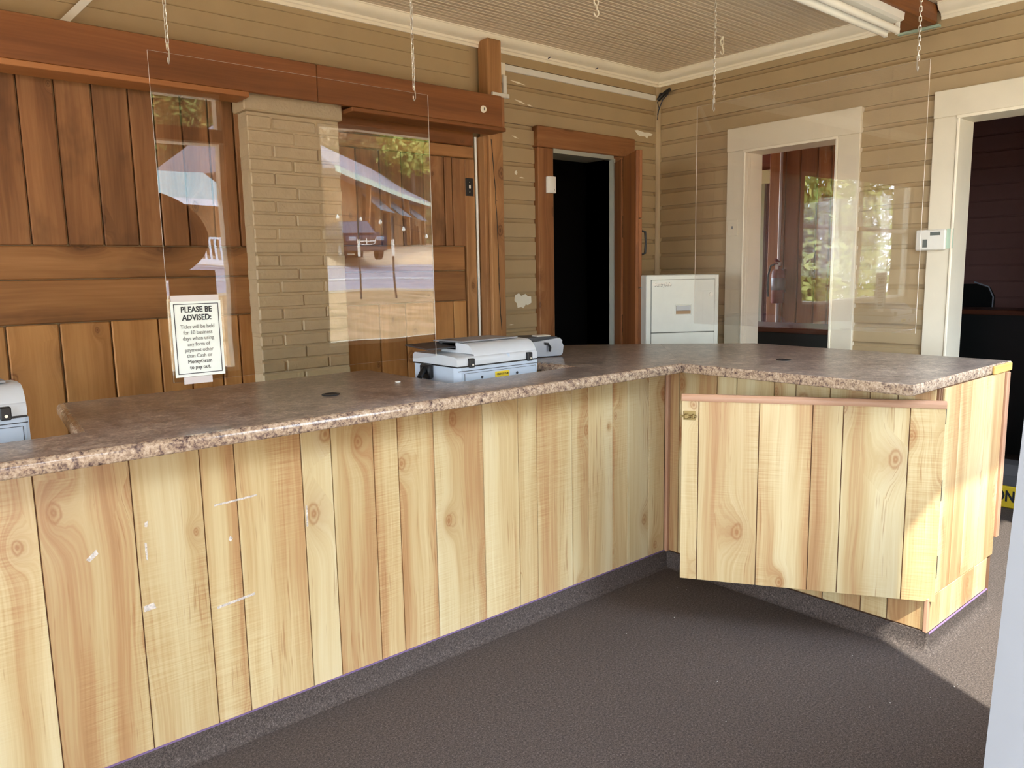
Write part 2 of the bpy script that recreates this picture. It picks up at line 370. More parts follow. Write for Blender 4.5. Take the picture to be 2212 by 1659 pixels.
m_magenta = plain('magenta wall paint', (120,34,50), 0.7)
m_deskwood = wood('dark red desk top', [(0.3,(110,64,44)),(0.6,(86,48,32)),(0.8,(60,32,22))], axis='Y', streak=30, knots=0, rough=0.3, tone=0.0)
m_leather = plain('black leather', (26,28,28), 0.4)
m_green = plain('pale green plate', (176,200,180), 0.5)
m_lcd = plain('grey lcd', (92,98,92), 0.3)
m_tube = plain('white fluorescent glass', (240,238,226), 0.25)
m_blue = plain('blue black cable', (24,34,60), 0.4)
# ------------------------------------------------------------------ ROOM SHELL
YW, XW, ZC, YF, XL = 3.95, 4.946, 2.983, 0.25, -3.5
fl = struct('floor', MB().box(XL-0.2, 9.0, 0.05, 6.4, -0.1, 0.0), m_carpet)
# ceiling: beaded boards under a slab
ce = struct('ceiling', MB().box(XL-0.2, XW+0.2, 0.05, YW+0.25, ZC+0.014, ZC+0.2), m_ceil)
def ceil_board(y0, x0, x1, p=0.0762):
    h, zb, g = 0.014, ZC, 0.004
    def bead(c): return [(c-0.0075,zb),(c-0.0055,zb+0.006),(c-0.0035,zb+0.001),(c-0.0015,zb-0.0025),(c+0.0015,zb-0.0025),(c+0.0035,zb+0.001),(c+0.0055,zb+0.006),(c+0.0075,zb)]
    pr = [(y0,zb+h),(y0,zb+0.006)]+[(y0+0.002,zb)]+bead(y0+0.019)+bead(y0+0.057)+[(y0+p-0.002,zb),(y0+p,zb+0.006),(y0+p,zb+h)]
    MB().prism(pr, 'X', x0, x1).build('ceiling_board', m_ceil, ce)
y = YF-0.0
while y < YW-0.01:
    ceil_board(y, XL, XW); y += 0.0762
# back wall with door_1 opening (x 3.796..4.407, z..2.346) and window_5 opening
D0, D1, DZ = 3.796, 4.407, 2.346
W5 = (-3.2, -0.7, 1.15, 2.75)
yb0, yb1 = YW+0.018, YW+0.25
wb = MB()
wb.box(XL-0.2, W5[0], yb0, yb1, 0, ZC); wb.box(W5[0], W5[1], yb0, yb1, 0, W5[2]); wb.box(W5[0], W5[1], yb0, yb1, W5[3], ZC)
wb.box(W5[1], D0, yb0, yb1, 0, ZC); wb.box(D0, D1, yb0, yb1, DZ, ZC); wb.box(D1, XW+0.2, yb0, yb1, 0, ZC)
wall_back = struct('wall_back', wb, m_siding)
PITCHZ = 0.1213
def siding_profile(z0, z1, sgn, base, zt):
    """(depth, z) profile: flat face then a cove that recedes at the top"""
    d0, d1 = base, base-sgn*0.021
    pr = [(d0, z0), (d1, z0), (d1, z0+0.002)]
    zc = zt-0.030
    if z1 >= zt-1e-6:
        pr += [(d1, zc)] + [(d1+sgn*(0.005+0.0145*math.sin(a)), zc+0.030*(1-math.cos(a))) for a in (0.05, 0.5, 0.95, 1.3, PI/2)] + [(d0, zt)]
    else:
        pr += [(d1, min(z1, zc)), (d0, min(z1, zc))] if z1 <= zc else [(d1, zc), (d1+sgn*0.006, z1), (d0, z1)]
    return pr
def siding(wall, axis, base, sgn, z_ref, spans):
    """spans(z) -> list of (a,b) intervals in which the row at height z is laid"""
    z = z_ref - math.ceil(z_ref/PITCHZ)*PITCHZ
    while z < ZC:
        zt = z+PITCHZ; z0, z1 = max(z, 0.0), min(zt, ZC)
        if z1-z0 > 0.01:
            for a, b in spans(z0, z1):
                MB().prism(siding_profile(z0, z1, sgn, base, zt), axis, a, b).build('siding_board', m_siding, wall, smooth=35)
        z = zt
def spans_back(z0, z1):
    if z0 > 2.46: return [(3.29, XW-0.008)]
    if z1 < 2.52: return [(3.29, 3.64), (4.628, XW-0.008)] if z0 < 2.44 else [(3.29, XW-0.008)]
    return [(3.29, XW-0.008)]
siding(wall_back, 'X', yb0, 1, 2.357, spans_back)
# flush boards above the beam on the left
z = 2.40
while z < 2.92:
    t = min(z+0.0785, 2.95)
    MB().prism([(yb0,z),(YW+0.003,z),(YW,z+0.003),(YW,t-0.004),(YW+0.004,t),(yb0,t)], 'X', XL, 3.105).build('siding_board', m_siding, wall_back)
    z = t
# left plain area beside window_5 out of frame
MB().box(W5[1], 0.36, YW-0.0, yb0, 0, 2.40).build('plaster_panel', m_siding, wall_back)
# barn board panelling on the back wall
def plank(x0, x1, z0, z1, mat, dy=None):
    dy = random.uniform(0.0, 0.008) if dy is None else dy
    g = random.uniform(0.002, 0.0045)
    MB().box(x0+g, x1-g, YW-0.006-dy, yb0, z0+0.002, z1-0.002, bev=0.005).build('plank', mat, wall_back)
UP = [0.36, 0.52, 0.668, 0.8085, 0.9567, 1.1093, 1.2157, 1.3415, 1.467, 1.594, 1.66]
for a, b in zip(UP, UP[1:]): plank(a, b, 1.672, 2.43, m_plank)
for xa, xb in ((0.36, 1.66),): plank(xa, xb, 1.524, 1.672, m_plank_h); plank(xa, xb, 1.330, 1.524, m_plank_h)
LO = [0.33, 0.534, 0.7395, 0.950, 1.1587, 1.3000, 1.4558, 1.5514, 1.66]
for a, b in zip(LO, LO[1:]): plank(a, b, 0.0, 1.330, m_plank_low)
UR = [2.10, 2.276, 2.428, 2.575, 2.726, 2.885, 2.945, 3.095]
plank(2.10, 3.12, 2.300, 2.43, m_beam); plank(2.10, 3.12, 2.225, 2.300, m_plank_h)
for a, b in zip(UR, UR[1:]): plank(a, b, 1.685, 2.225, m_plank, 0.004 if abs(a-2.885) < 0.01 else None)
plank(2.10, 3.03, 1.534, 1.685, m_plank_h); plank(2.10, 3.03, 1.347, 1.534, m_plank_h)
LR = [2.10, 2.3905, 2.57, 2.776, 2.925, 3.03]
for a, b in zip(LR, LR[1:]): plank(a, b, 0.0, 1.347, m_plank_low)
plank(3.035, 3.118, 0.0, 2.225, m_post, 0.012)
# bare plaster where paint came off
def chip(pts, nrm, name='bare_patch', parent=wall_back, mat=m_chip):
    cx = sum(p[0] for p in pts)/len(pts)
    MB().prism(pts, 'Y', YW-0.0035, YW-0.001).build(name, mat, parent)
chip([(4.666,2.556),(4.70,2.562),(4.78,2.552),(4.83,2.556),(4.88,2.548),(4.86,2.535),(4.83,2.532),(4.812,2.508),(4.79,2.522),(4.745,2.522),(4.72,2.518)], None)
chip([(3.445,1.365),(3.48,1.378),(3.50,1.36),(3.54,1.372),(3.56,1.355),(3.59,1.352),(3.592,1.31),(3.56,1.295),(3.54,1.30),(3.52,1.275),(3.50,1.285),(3.465,1.28),(3.46,1.31),(3.438,1.33)], None)
chip([(3.46,2.172),(3.475,2.182),(3.485,2.168),(3.478,2.152),(3.462,2.158)], None)
for (xa, za, L, dz) in ((3.44,2.40,0.06,-0.014),(3.47,2.63,0.10,-0.02),(3.58,2.61,0.05,-0.006),(3.43,2.745,0.14,-0.014),(3.50,2.14,0.05,-0.004),(3.38,1.17,0.05,0.0)):
    chip([(xa,za),(xa+L*0.5,za+dz*0.3+0.004),(xa+L,za+dz),(xa+L*0.5,za+dz*0.6-0.004)], None, 'paint_scuff', mat=m_cream)
# right wall with window_1 (pass-through) and door_2 openings
WY0, WY1, WZ0, WZ1 = 2.488, 3.171, 0.0, 2.336
DY0, DY1, DZ2 = 0.86, 1.791, 2.353
xr0, xr1 = XW+0.018, XW+0.20
wr = MB()
wr.box(xr0, xr1, YF-0.15, DY0, 0, ZC); wr.box(xr0, xr1, DY0, DY1, DZ2, ZC); wr.box(xr0, xr1, DY1, WY0, 0, ZC)
wr.box(xr0, xr1, WY0, WY1, WZ1, ZC); wr.box(xr0, xr1, WY1, yb1, 0, ZC)
wall_right = struct('wall_right', wr, m_siding)
def spans_right(z0, z1):
    if z0 >= 2.485: return [(YF, YW-0.03)]
    return [(YF, 0.735), (1.916, 2.349), (3.304, YW-0.03)]
siding(wall_right, 'Y', xr0, 1, 2.369+0.002, spans_right)
# front and left walls (seen in the acrylic sheets only)
yf0, yf1 = 0.10, YF
FD = (-0.14, 0.93, 2.45); FA = (0.95, 1.862, 0.95, 2.595); FB = (2.48, 4.50, 1.04, 2.51); FL = (-3.3, -2.5, 0.9, 2.4)
wf = MB()
wf.box(XL-0.2, FL[0], yf0, yf1, 0, ZC); wf.box(FL[0], FL[1], yf0, yf1, 0, FL[2]); wf.box(FL[0], FL[1], yf0, yf1, FL[3], ZC)
wf.box(FL[1], FD[0], yf0, yf1, 0, ZC); wf.box(FD[0], FD[1], yf0, yf1, FD[2], ZC); wf.box(FD[1], FA[0], yf0, yf1, 0, ZC)
wf.box(FA[0], FA[1], yf0, yf1, 0, FA[2]); wf.box(FA[0], FA[1], yf0, yf1, FA[3], ZC); wf.box(FA[1], FB[0], yf0, yf1, 0, ZC)
wf.box(FB[0], FB[1], yf0, yf1, 0, FB[2]); wf.box(FB[0], FB[1], yf0, yf1, FB[3], ZC); wf.box(FB[1], XW+0.2, yf0, yf1, 0, ZC)
wall_front = struct('wall_front', wf, m_plank_h)
MB().prism([(0.10,3.18),(-1.66,3.14),(-1.66,3.10),(0.10,3.11)], 'X', -1.3, 1.76).build('awning', plain('pale sun blocker', (214,210,200), 0.5), wall_front)  # unseen canopy added to keep sun off the doorway and sticker window
WL = (0.42, 3.75, 0.5, 2.45)
wall_left = struct('wall_left', MB().box(XL-0.2, XL, yf0, WL[0], 0, ZC).box(XL-0.2, XL, WL[1], yb1, 0, ZC).box(XL-0.2, XL, WL[0], WL[1], 0, WL[2]).box(XL-0.2, XL, WL[0], WL[1], WL[3], ZC), m_siding)
def front_window(name, f, y0, y1, bars=(), mat=m_cream):
    g = group_empty(name)
    x0, x1, z0, z1 = f; b = 0.025
    fr = MB(); fr.box(x0, x0+b, y0, y1, z0, z1).box(x1-b, x1, y0, y1, z0, z1).box(x0+b, x1-b, y0, y1, z0, z0+b).box(x0+b, x1-b, y0, y1, z1-b, z1)
    fr.build('window_frame', mat, g)
    for k in bars: box(x0+b, x1-b, y0+0.01, y1-0.01, k[0], k[1]).build('window_bar', mat, g)
    ym = (y0+y1)/2
    box(x0+b, x1-b, ym-0.002, ym+0.002, z0+b, z1-b).build('pane', m_glass, g)
    return g
w2 = front_window('window_2', FA, 0.15, 0.22, mat=m_cream)
box(FA[0], FA[1], 0.14, 0.23, 2.315, 2.39).build('window_bar', m_beam, w2)
box(FA[0], FA[1], 0.135, 0.235, 2.305, 2.315).build('window_bar', m_cream, w2)
m_sticker = plain('brown window sticker back', (64,44,34), 0.8)
MB().prism([(1.26+0.49*math.cos(a*PI/24), 1.755+0.285*math.sin(a*PI/24)) for a in range(48) if 0.96 < 1.26+0.49*math.cos(a*PI/24) < 1.84], 'Y', 0.176, 0.181).build('oval_sticker', m_sticker, w2)
box(1.496, 1.768, 0.176, 0.181, 1.24, 1.56).build('square_sticker', m_sticker, w2)
w3 = front_window('window_3', FB, 0.15, 0.22, mat=m_cream)
w4 = front_window('window_4', FL, 0.15, 0.22)
w6 = group_empty('window_6')
fr = MB()
for a, b, c, d in ((WL[0],WL[0]+0.05,WL[2],WL[3]),(WL[1]-0.05,WL[1],WL[2],WL[3]),(WL[0],WL[1],WL[2],WL[2]+0.05),(WL[0],WL[1],WL[3]-0.05,WL[3]),(2.07,2.13,WL[2],WL[3])):
    fr.box(XL-0.12, XL-0.05, a, b, c, d)
fr.build('window_frame', m_cream, w6)
box(XL-0.09, XL-0.086, WL[0]+0.05, WL[1]-0.05, WL[2]+0.05, WL[3]-0.05).build('pane', m_glass, w6)
w5 = front_window('window_5', W5, 4.0, 4.07, bars=((1.9, 1.94),))
box(-2.0, -1.95, 4.0, 4.07, 1.19, 2.71).build('window_bar', m_cream, w5)
# open front doorway around the camera: pale jamb in view on the right
d3 = group_empty('door_3')
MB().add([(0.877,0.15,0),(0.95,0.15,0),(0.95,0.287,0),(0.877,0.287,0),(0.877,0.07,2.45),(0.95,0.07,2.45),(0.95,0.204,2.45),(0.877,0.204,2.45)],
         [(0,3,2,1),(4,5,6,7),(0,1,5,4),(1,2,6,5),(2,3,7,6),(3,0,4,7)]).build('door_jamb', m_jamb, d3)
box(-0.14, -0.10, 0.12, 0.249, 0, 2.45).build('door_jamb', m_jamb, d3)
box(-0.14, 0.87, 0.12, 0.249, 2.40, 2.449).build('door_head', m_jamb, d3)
# crown mouldings and corner bead
def crown_prof(b, s):
    p = [(b, 2.898), (b-s*0.012, 2.898), (b-s*0.014, 2.914), (b-s*0.020, 2.918), (b-s*0.022, 2.930), (b-s*0.028, 2.933)]
    p += [(b-s*(0.030+0.046*math.sin(a)), 2.935+0.040*(1-math.cos(a))) for a in (0.2, 0.6, 1.0, 1.35, PI/2)]
    return p+[(b-s*0.080, 2.977), (b-s*0.080, ZC), (b, ZC)]
struct('trim_1', MB().prism(crown_prof(YW, 1), 'X', XL, XW-0.002), m_cream, 30)
t2 = struct('trim_2', MB().prism(crown_prof(XW, 1), 'Y', 2.150, YW-0.002).prism(crown_prof(XW, 1), 'Y', YF, 1.913), m_cream, 30)
struct('trim_3', MB().prism([(XW+0.018,YW+0.018),(XW-0.030,YW+0.018),(XW-0.030,YW-0.006),(XW-0.024,YW-0.016),(XW-0.016,YW-0.024),(XW-0.006,YW-0.030),(XW+0.018,YW-0.030)], 'Z', 0, 2.898), m_siding, 30)
# door_1: narrow doorway in the back wall with a plank leaf standing open
d1 = group_empty('door_1')
box(3.648, 3.790, YW-0.03, YW+0.018, 0, 2.346, bev=0.004).build('casing', m_case, d1)
box(3.636, 4.624, YW-0.045, YW+0.018, 2.346, 2.482, bev=0.005).build('header', m_case_h, d1)
box(4.425, 4.60, YW-0.02, YW+0.018, 0, 2.346, bev=0.004).build('casing', m_case, d1)
box(4.407, 4.425, YW-0.025, YW+0.25, 0, 2.328).build('jamb', m_greytrim, d1)
box(3.786, 3.796, YW-0.02, YW+0.25, 0, 2.328).build('jamb', m_greytrim, d1)
MB().box(3.796, 4.407, YW-0.026, YW+0.02, 2.318, 2.346).box(3.796, 4.407, YW+0.02, YW+0.25, 2.328, 2.34).build('head_jamb', m_greytrim, d1)
leaf = bpy.data.objects.new('door_leaf', None); col.objects.link(leaf); leaf.parent = d1
leaf.location = (4.437, 3.915, 0); leaf.rotation_euler = (0, 0, math.atan2(-0.82, -0.572))
LW = 0.60
for k in range(5):
    zz0 = 0.02+k*0.46
    box(0.0, LW, 0.0, 0.022, zz0, zz0+0.455 if k < 4 else 2.30, bev=0.003).build('plank', m_door, leaf)
for a, b in ((0.0, 0.20), (0.26, LW)): box(a, b, -0.022, 0.0, 0.02, 2.30, bev=0.003).build('batten', m_door, leaf)
for zz0, zz1 in ((1.05,1.20),(1.75,1.9),(2.15,2.3)): box(0.2, 0.26, -0.016, 0.0, zz0, zz1, bev=0.003).build('batten', m_case_h, leaf)
MB().tube([(LW-0.04,0.022,1.62),(LW-0.04,0.055,1.63),(LW-0.04,0.06,1.70),(LW-0.04,0.055,1.77),(LW-0.04,0.022,1.78)], 0.008).build('handle', m_black, leaf, True)
# store room behind door_1, kept dark
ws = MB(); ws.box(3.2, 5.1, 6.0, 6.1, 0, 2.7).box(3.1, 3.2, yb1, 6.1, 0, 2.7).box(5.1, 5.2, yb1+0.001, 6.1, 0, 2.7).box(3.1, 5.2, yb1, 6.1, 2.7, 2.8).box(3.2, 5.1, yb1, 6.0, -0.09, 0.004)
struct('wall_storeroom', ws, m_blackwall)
# window_1: cased opening in the right wall, door_2: tall cased doorway
w1 = group_empty('window_1')
def casing_right(g, y0, y1, ya, yb, zh, zt):
    """opening y0..y1 up to zh; casing outer edges ya..yb, top zt"""
    if yb > y1: box(XW-0.022, xr0, y1, yb, 0, zh, bev=0.003).build('casing', m_casing, g)
    if ya < y0: box(XW-0.022, xr0, ya, y0, 0, zh, bev=0.003).build('casing', m_casing, g)
    box(XW-0.026, xr0, ya-0.002, yb+0.002, zh, zt, bev=0.003).build('header', m_casing, g)
    for yy, s in ((y1, -1), (y0, 1)):
        p = MB(); a, b = sorted((yy, yy+s*0.016))
        p.box(XW-0.030, XW+0.010, a, b, 0, zh-0.014, bev=0.004); p.box(XW+0.012, XW+0.05, a+(0.004 if s < 0 else -0.004), b+(0.004 if s < 0 else -0.004), 0, zh-0.014, bev=0.004); p.box(XW+0.05, xr1, a+(0.006 if s < 0 else -0.006), b+(0.006 if s < 0 else -0.006), 0, zh)
        p.build('jamb', m_cream, g)
    box(XW-0.030, xr1, y0, y1, zh-0.016, zh).build('head_jamb', m_cream, g)
casing_right(w1, WY0, WY1, 2.347, 3.306, WZ1, 2.495)
d2 = group_empty('door_2')
casing_right(d2, DY0, DY1, 0.735, 1.918, DZ2, 2.503)
# office behind window_1: board wall, magenta wall, cream door frame ; dark maroon room behind door_2
of = MB(); of.box(6.46, 6.54, 2.45, 3.845, 0, 3.0); of.box(5.15, 6.54, 2.37, 2.45, 0, 3.0); of.box(6.54, 7.9, 3.765, 3.845, 0, 3.0); of.box(7.9, 8.0, 3.845, 6.3, 0, 3.0)
of.box(5.15, 5.4, 6.2, 6.3, 0, 3.0).box(7.0, 8.0, 6.2, 6.3, 0, 3.0).box(5.4, 7.0, 6.2, 6.3, 0, 1.0).box(5.4, 7.0, 6.2, 6.3, 2.6, 3.0)
of.box(5.15, 8.0, 2.45, 6.3, 3.0, 3.1); of.box(5.15, 5.25, yb1, 6.3, 0, 3.0)
wo = struct('wall_office', of, m_magenta)
yk = [2.46, 2.60, 2.745, 2.885, 3.025, 3.155, 3.282, 3.405, 3.562, 3.70, 3.860]
for a, b in zip(yk, yk[1:]): box(6.40, 6.46, a+0.005, b-0.005, 0, 3.0, bev=0.006).build('plank', m_office_plank, wo)
box(6.30, 6.40, 2.46, 3.56, 2.56, 2.75, bev=0.004).build('ledger', m_beam, wo)
box(7.84, 7.90, 4.70, 5.75, 2.43, 2.575).build('door_header', m_cream, wo)
box(7.86, 7.90, 4.79, 5.6, 0, 2.43).build('door_panel', m_greytrim, wo)
box(7.855, 7.90, 5.6, 5.72, 0, 2.43).build('door_casing', m_cream, wo)
dk = MB(); dk.box(8.3, 8.4, 0.05, 3.76, 0, 3.0).box(5.15, 8.3, 0.05, 0.1, 0, 3.0).box(5.15, 8.4, 0.05, 2.36, 3.0, 3.1).box(6.56, 8.4, 2.36, 3.76, 3.0, 3.1)
wd = struct('wall_maroon_room', dk, m_maroon)
box(5.15, 6.56, 2.352, 2.366, 0, 3.0).build('panel', m_maroon, wd)
box(6.545, 6.559, 2.366, 3.74, 0, 3.0).build('panel', m_maroon, wd)
box(6.559, 8.28, 3.74, 3.76, 0, 3.0).build('panel', m_maroon, wd)
z = 0.0
while z < 2.9:
    box(8.28, 8.30, 0.1, 3.738, z+0.004, z+0.146, bev=0.006).build('siding_board', m_maroon, wd); z += 0.15
# ------------------------------------------------------------------ SERVICE COUNTER
ZT, ZB = 1.093, 1.051
def edge_top(name, label, pts, flat, r=0.021):
    """laminate top: polygon with a rolled edge; the rim carries the coarse speckle"""
    n = len(pts)
    def inset(d):
        out = []
        for i in range(n):
            p, a, b = Vector(pts[i]), Vector(pts[i-1]), Vector(pts[(i+1) % n])
            e0 = (p-a).normalized(); e1 = (b-p).normalized()
            n0 = Vector((-e0.y, e0.x)); n1 = Vector((-e1.y, e1.x))
            k = (n0+n1)/max(0.2, 1+n0.dot(n1))
            if (i-1) % n in flat: k = e0*(-1.0/max(0.3, n1.dot(-e0))) if n1.dot(-e0) > 0 else e0*(1.0/max(0.3, n1.dot(e0)))
            elif i in flat: k = e1*(1.0/n0.dot(e1)) if abs(n0.dot(e1)) > 0.3 else e1
            out.append(p+k*d)
        return out
    rings = [(0.012, ZB), (0.004, ZB+0.001), (0.0, ZB+0.006)] + [(r*(1-math.cos(a)), ZT-r+r*math.sin(a)) for a in (0.0, 0.25, 0.5, 0.75, 1.0, 1.25, PI/2)]
    vs, fs, mi = [], [], []
    for d, z in rings: vs += [(p.x, p.y, z) for p in inset(d)]
    m = len(rings)
    mb = MB(); mb.cur = 1
    for k in range(m-1):
        for i in range(n):
            fs.append((k*n+i, k*n+(i+1) % n, (k+1)*n+(i+1) % n, (k+1)*n+i))
    mb.add(vs, fs)
    o = len(mb.v)-n*m
    mb.f.append([o+(m-1)*n+i for i in range(n)]); mb.mi.append(0)
    mb.f.append([o+i for i in range(n)][::-1]); mb.mi.append(1)
    t = thing(name, label, 'countertop', (pts[0][0], pts[0][1], ZB))
    mb.v = [(p[0]-pts[0][0], p[1]-pts[0][1], p[2]-ZB) for p in mb.v]
    mb.build('slab', [m_lam, m_lamedge], t, smooth=50)
    return t
YC, XC = 2.140, 2.868                       # counter front edges
ct1 = edge_top('countertop', 'long speckled brown laminate countertop along the front run with printer notches',
    [(-1.2,YC),(XC,YC),(3.586,2.836),(3.14,3.28),(2.48,3.30),(2.48,2.455),(1.80,2.455),(1.80,3.09),(0.545,3.09),(0.474,2.445),(-1.2,2.45)], (1,))
ct2 = edge_top('countertop', 'speckled brown laminate countertop of the short return with yellow wood end block',
    [(XC+0.0005,YC),(XC,1.135),(3.74,1.135),(3.875,1.128),(3.93,2.43),(3.5865,2.8355)], (5,), 0.006)
box(3.66-XC, 3.872-XC, 1.122-YC, 1.1345-YC, 0.0, 0.037, bev=0.004).build('end_block', m_rawwood, ct2, label='yellow raw wood end block')
def grommet(ct, x, y):
    g = MB(); ox, oy = ct.location.x, ct.location.y
    g.lathe([(0.030,0.0),(0.033,0.002),(0.032,0.004),(0.024,0.0045),(0.022,0.003),(0.0005,0.003)], (x-ox, y-oy, ZT-ZB), 20)
    g.build('cable_grommet', m_black, ct, True)
grommet(ct1, 1.31, 2.52); grommet(ct2, 3.275, 1.874)
# front base of the long run
YP = 2.408
cb = thing('counter_base', 'long light pine panelled counter base along the front run', 'counter', (1.0, YP, 0))
def loc(o, mb): mb.v = [(p[0]-o.location.x, p[1]-o.location.y, p[2]-o.location.z) for p in mb.v]; return mb
loc(cb, MB().box(-1.2, 3.118, YP+0.008, YP+0.03, 0.0, ZB-0.001)).build('backing_board', m_groove, cb)
GX = [-1.2, -0.95, -0.6, -0.35, -0.1, 0.12, 0.35, 0.594, 0.795, 0.903, 1.13, 1.242, 1.409, 1.513, 1.674, 1.915, 2.105, 2.211, 2.426, 2.533, 2.698, 2.805, 2.965, 3.088]
for a, b in zip(GX, GX[1:]):
    loc(cb, MB().box(a+0.0016, b-0.0016, YP, YP+0.008, 0.078, ZB-0.001, bev=0.0015)).build('panel_board', m_pine, cb)
loc(cb, MB().box(3.088, 3.111, YP-0.018, YP+0.0, 0.08, ZB-0.001, bev=0.003)).build('corner_trim', m_oak_trim, cb)
def cove(y0, h, flare=0.028):
    p = [(y0, 0.0), (y0, h), (y0-0.006, h), (y0-0.008, h*0.5)]
    p += [(y0-0.008-flare*(1-math.cos(a)), h*0.5-h*0.495*math.sin(a)) for a in (0.4, 0.8, 1.2, PI/2)]
    return p
loc(cb, MB().prism(cove(YP, 0.084), 'X', -1.2, 3.104)).build('carpet_base', m_carpet, cb, smooth=60)
loc(cb, MB().box(-1.2, 3.104, YP-0.0075, YP-0.001, 0.084, 0.087)).build('carpet_edge', m_purple, cb)
loc(cb, MB().box(0.62, 0.66, YP+0.04, 3.05, 0.0, ZB-0.001)).build('side_panel', m_rawwood, cb)
loc(cb, MB().box(1.70, 1.74, YP+0.04, 3.05, 0.0, ZB-0.001)).build('side_panel', m_rawwood, cb)
loc(cb, MB().box(-1.2, 0.60, YP+0.04, 3.05, 0.70, 0.74)).build('desk_shelf', m_lam, cb)
loc(cb, MB().box(1.745, 2.50, YP+0.04, 3.05, 0.70, 0.74)).build('desk_shelf', m_lam, cb)
loc(cb, MB().box(2.50, 2.54, YP+0.04, 3.25, 0.0, ZB-0.001)).build('side_panel', m_rawwood, cb)
# return base
XP, YE = 3.112, 1.130
rb = thing('counter_base', 'short light pine panelled counter return with its door hanging open', 'counter', (XP, YE, 0))
loc(rb, MB().box(XP+0.008, XP+0.03, YE+0.01, YP+0.04, 0.0, ZB-0.001)).build('backing_board', m_groove, rb)
GY = [1.146, 1.288, 1.397, 1.564, 1.719, 1.822, 2.013, 2.121, 2.338, 2.409]
m_pine_d = m_pine
for a, b in zip(GY, GY[1:]):
    loc(rb, MB().box(XP, XP+0.008, a+0.002, b-0.002, 0.084, ZB-0.001, bev=0.0015)).build('panel_board', m_pine, rb)
EX = [3.140, 3.2, 3.305, 3.42, 3.423, 3.52, 3.605, 3.808]
EXG = [3.150, 3.312, 3.432, 3.602, 3.812]
loc(rb, MB().box(3.135, 3.815, YE+0.008, YE+0.028, 0.0, ZB-0.001)).build('backing_board', m_groove, rb)
for a, b in zip(EXG, EXG[1:]):
    loc(rb, MB().box(a+0.0012, b-0.0012, YE, YE+0.008, 0.222, ZB-0.001, bev=0.0012)).build('panel_board', m_pine, rb)
KX = [3.122, 3.235, 3.345, 3.455, 3.60, 3.752]
for a, b in zip(KX, KX[1:]):
    loc(rb, MB().box(a+0.0012, b-0.0012, YE+0.001, YE+0.009, 0.075, 0.2185, bev=0.0012)).build('kick_board', m_pine, rb)
loc(rb, MB().box(3.813, 3.846, YE-0.012, YE+0.02, 0.30, ZB-0.002, bev=0.004)).build('corner_trim', m_oak_trim, rb)
loc(rb, MB().box(3.104, 3.122, YE-0.003, YE+0.016, 0.078, 0.222, bev=0.004)).build('corner_trim', m_oak_trim, rb)
cv = MB(); pr = cove(0.0, 0.080)
cv.prism([(XP+p[0], p[1]) for p in pr], 'Y', YE-0.0, YP-0.002); cv.prism([(YE+p[0], p[1]) for p in cove(0.0, 0.072)], 'X', XP, 3.76)
cv.lathe([(0.036,0.0),(0.03,0.004),(0.014,0.022),(0.0085,0.04),(0.008,0.08),(0.0005,0.08)], (XP, YE, 0), 16)
loc(rb, cv).build('carpet_base', m_carpet, rb, smooth=60)
loc(rb, MB().box(XP-0.004, 3.76, YE-0.0075, YE-0.0005, 0.072, 0.0745)).build('carpet_edge', m_purple, rb)
loc(rb, MB().box(3.72, 3.76, YE+0.03, 2.35, 0.0, ZB-0.001)).build('rear_panel', m_rawwood, rb)
# the open door of the return
door = bpy.data.objects.new('door', None); col.objects.link(door); door.parent = rb
H = Vector((3.136, 1.120, 0.0)); E = Vector((2.620, 1.955, 0.0)); dvec = E-H
door.location = H-rb.location; door.rotation_euler = (0, 0, math.atan2(dvec.y, dvec.x)); DWID = dvec.length
door['label'] = 'pine panelled door swung open below the countertop'
Z0d, Z1d = 0.208, 1.002
def dx(f): return f*DWID
# local +X runs from the hinge to the free edge; the shown face is +Y
GD = [0.0, 0.150, 0.372, 0.482, 0.690, 0.930, 1.0]
GD = [0.0, 0.125, 0.365, 0.480, 0.685, 0.928, 1.0]
for a, b in zip(GD, GD[1:]):
    MB().box(dx(a)+0.0018, dx(b)-0.0018, 0.010, 0.018, Z0d, Z1d-0.024, bev=0.0012).build('panel_board', m_pine, door)
MB().box(0.001, DWID-0.001, 0.0, 0.0105, Z0d+0.001, Z1d-0.024).build('backing_board', m_groove, door)
MB().prism([(-0.004,Z1d-0.024),(0.022,Z1d-0.024),(0.024,Z1d-0.010),(0.022,Z1d-0.003),(0.016,Z1d+0.004),(0.002,Z1d+0.004),(-0.004,Z1d-0.004)], 'X', 0.0, DWID).build('top_rail', m_oak_trim_y, door, smooth=30)
lt = MB().box(DWID-0.058, DWID-0.008, 0.018, 0.021, 0.898, 0.936, bev=0.001).cyl((DWID-0.062,0.027,0.915),(DWID+0.004,0.027,0.915),0.0045,n=10).box(DWID-0.030,DWID-0.012,0.020,0.034,0.905,0.925,bev=0.003).box(DWID-0.054,DWID-0.044,0.020,0.034,0.905,0.925,bev=0.003).cyl((DWID-0.037,0.027,0.915),(DWID-0.037,0.044,0.910),0.003,n=8)
lt.build('barrel_bolt', m_brass, door, True, label='small brass barrel bolt')
for z0, z1 in ((0.914,0.994),(0.612,0.694),(0.299,0.389)):
    loc(rb, MB().cyl((3.143,YE-0.006,z0),(3.143,YE-0.006,z1),0.006,n=10).box(3.145,3.160,YE-0.0035,YE-0.0005,z0,z1)).build('hinge', m_dark, rb, True)
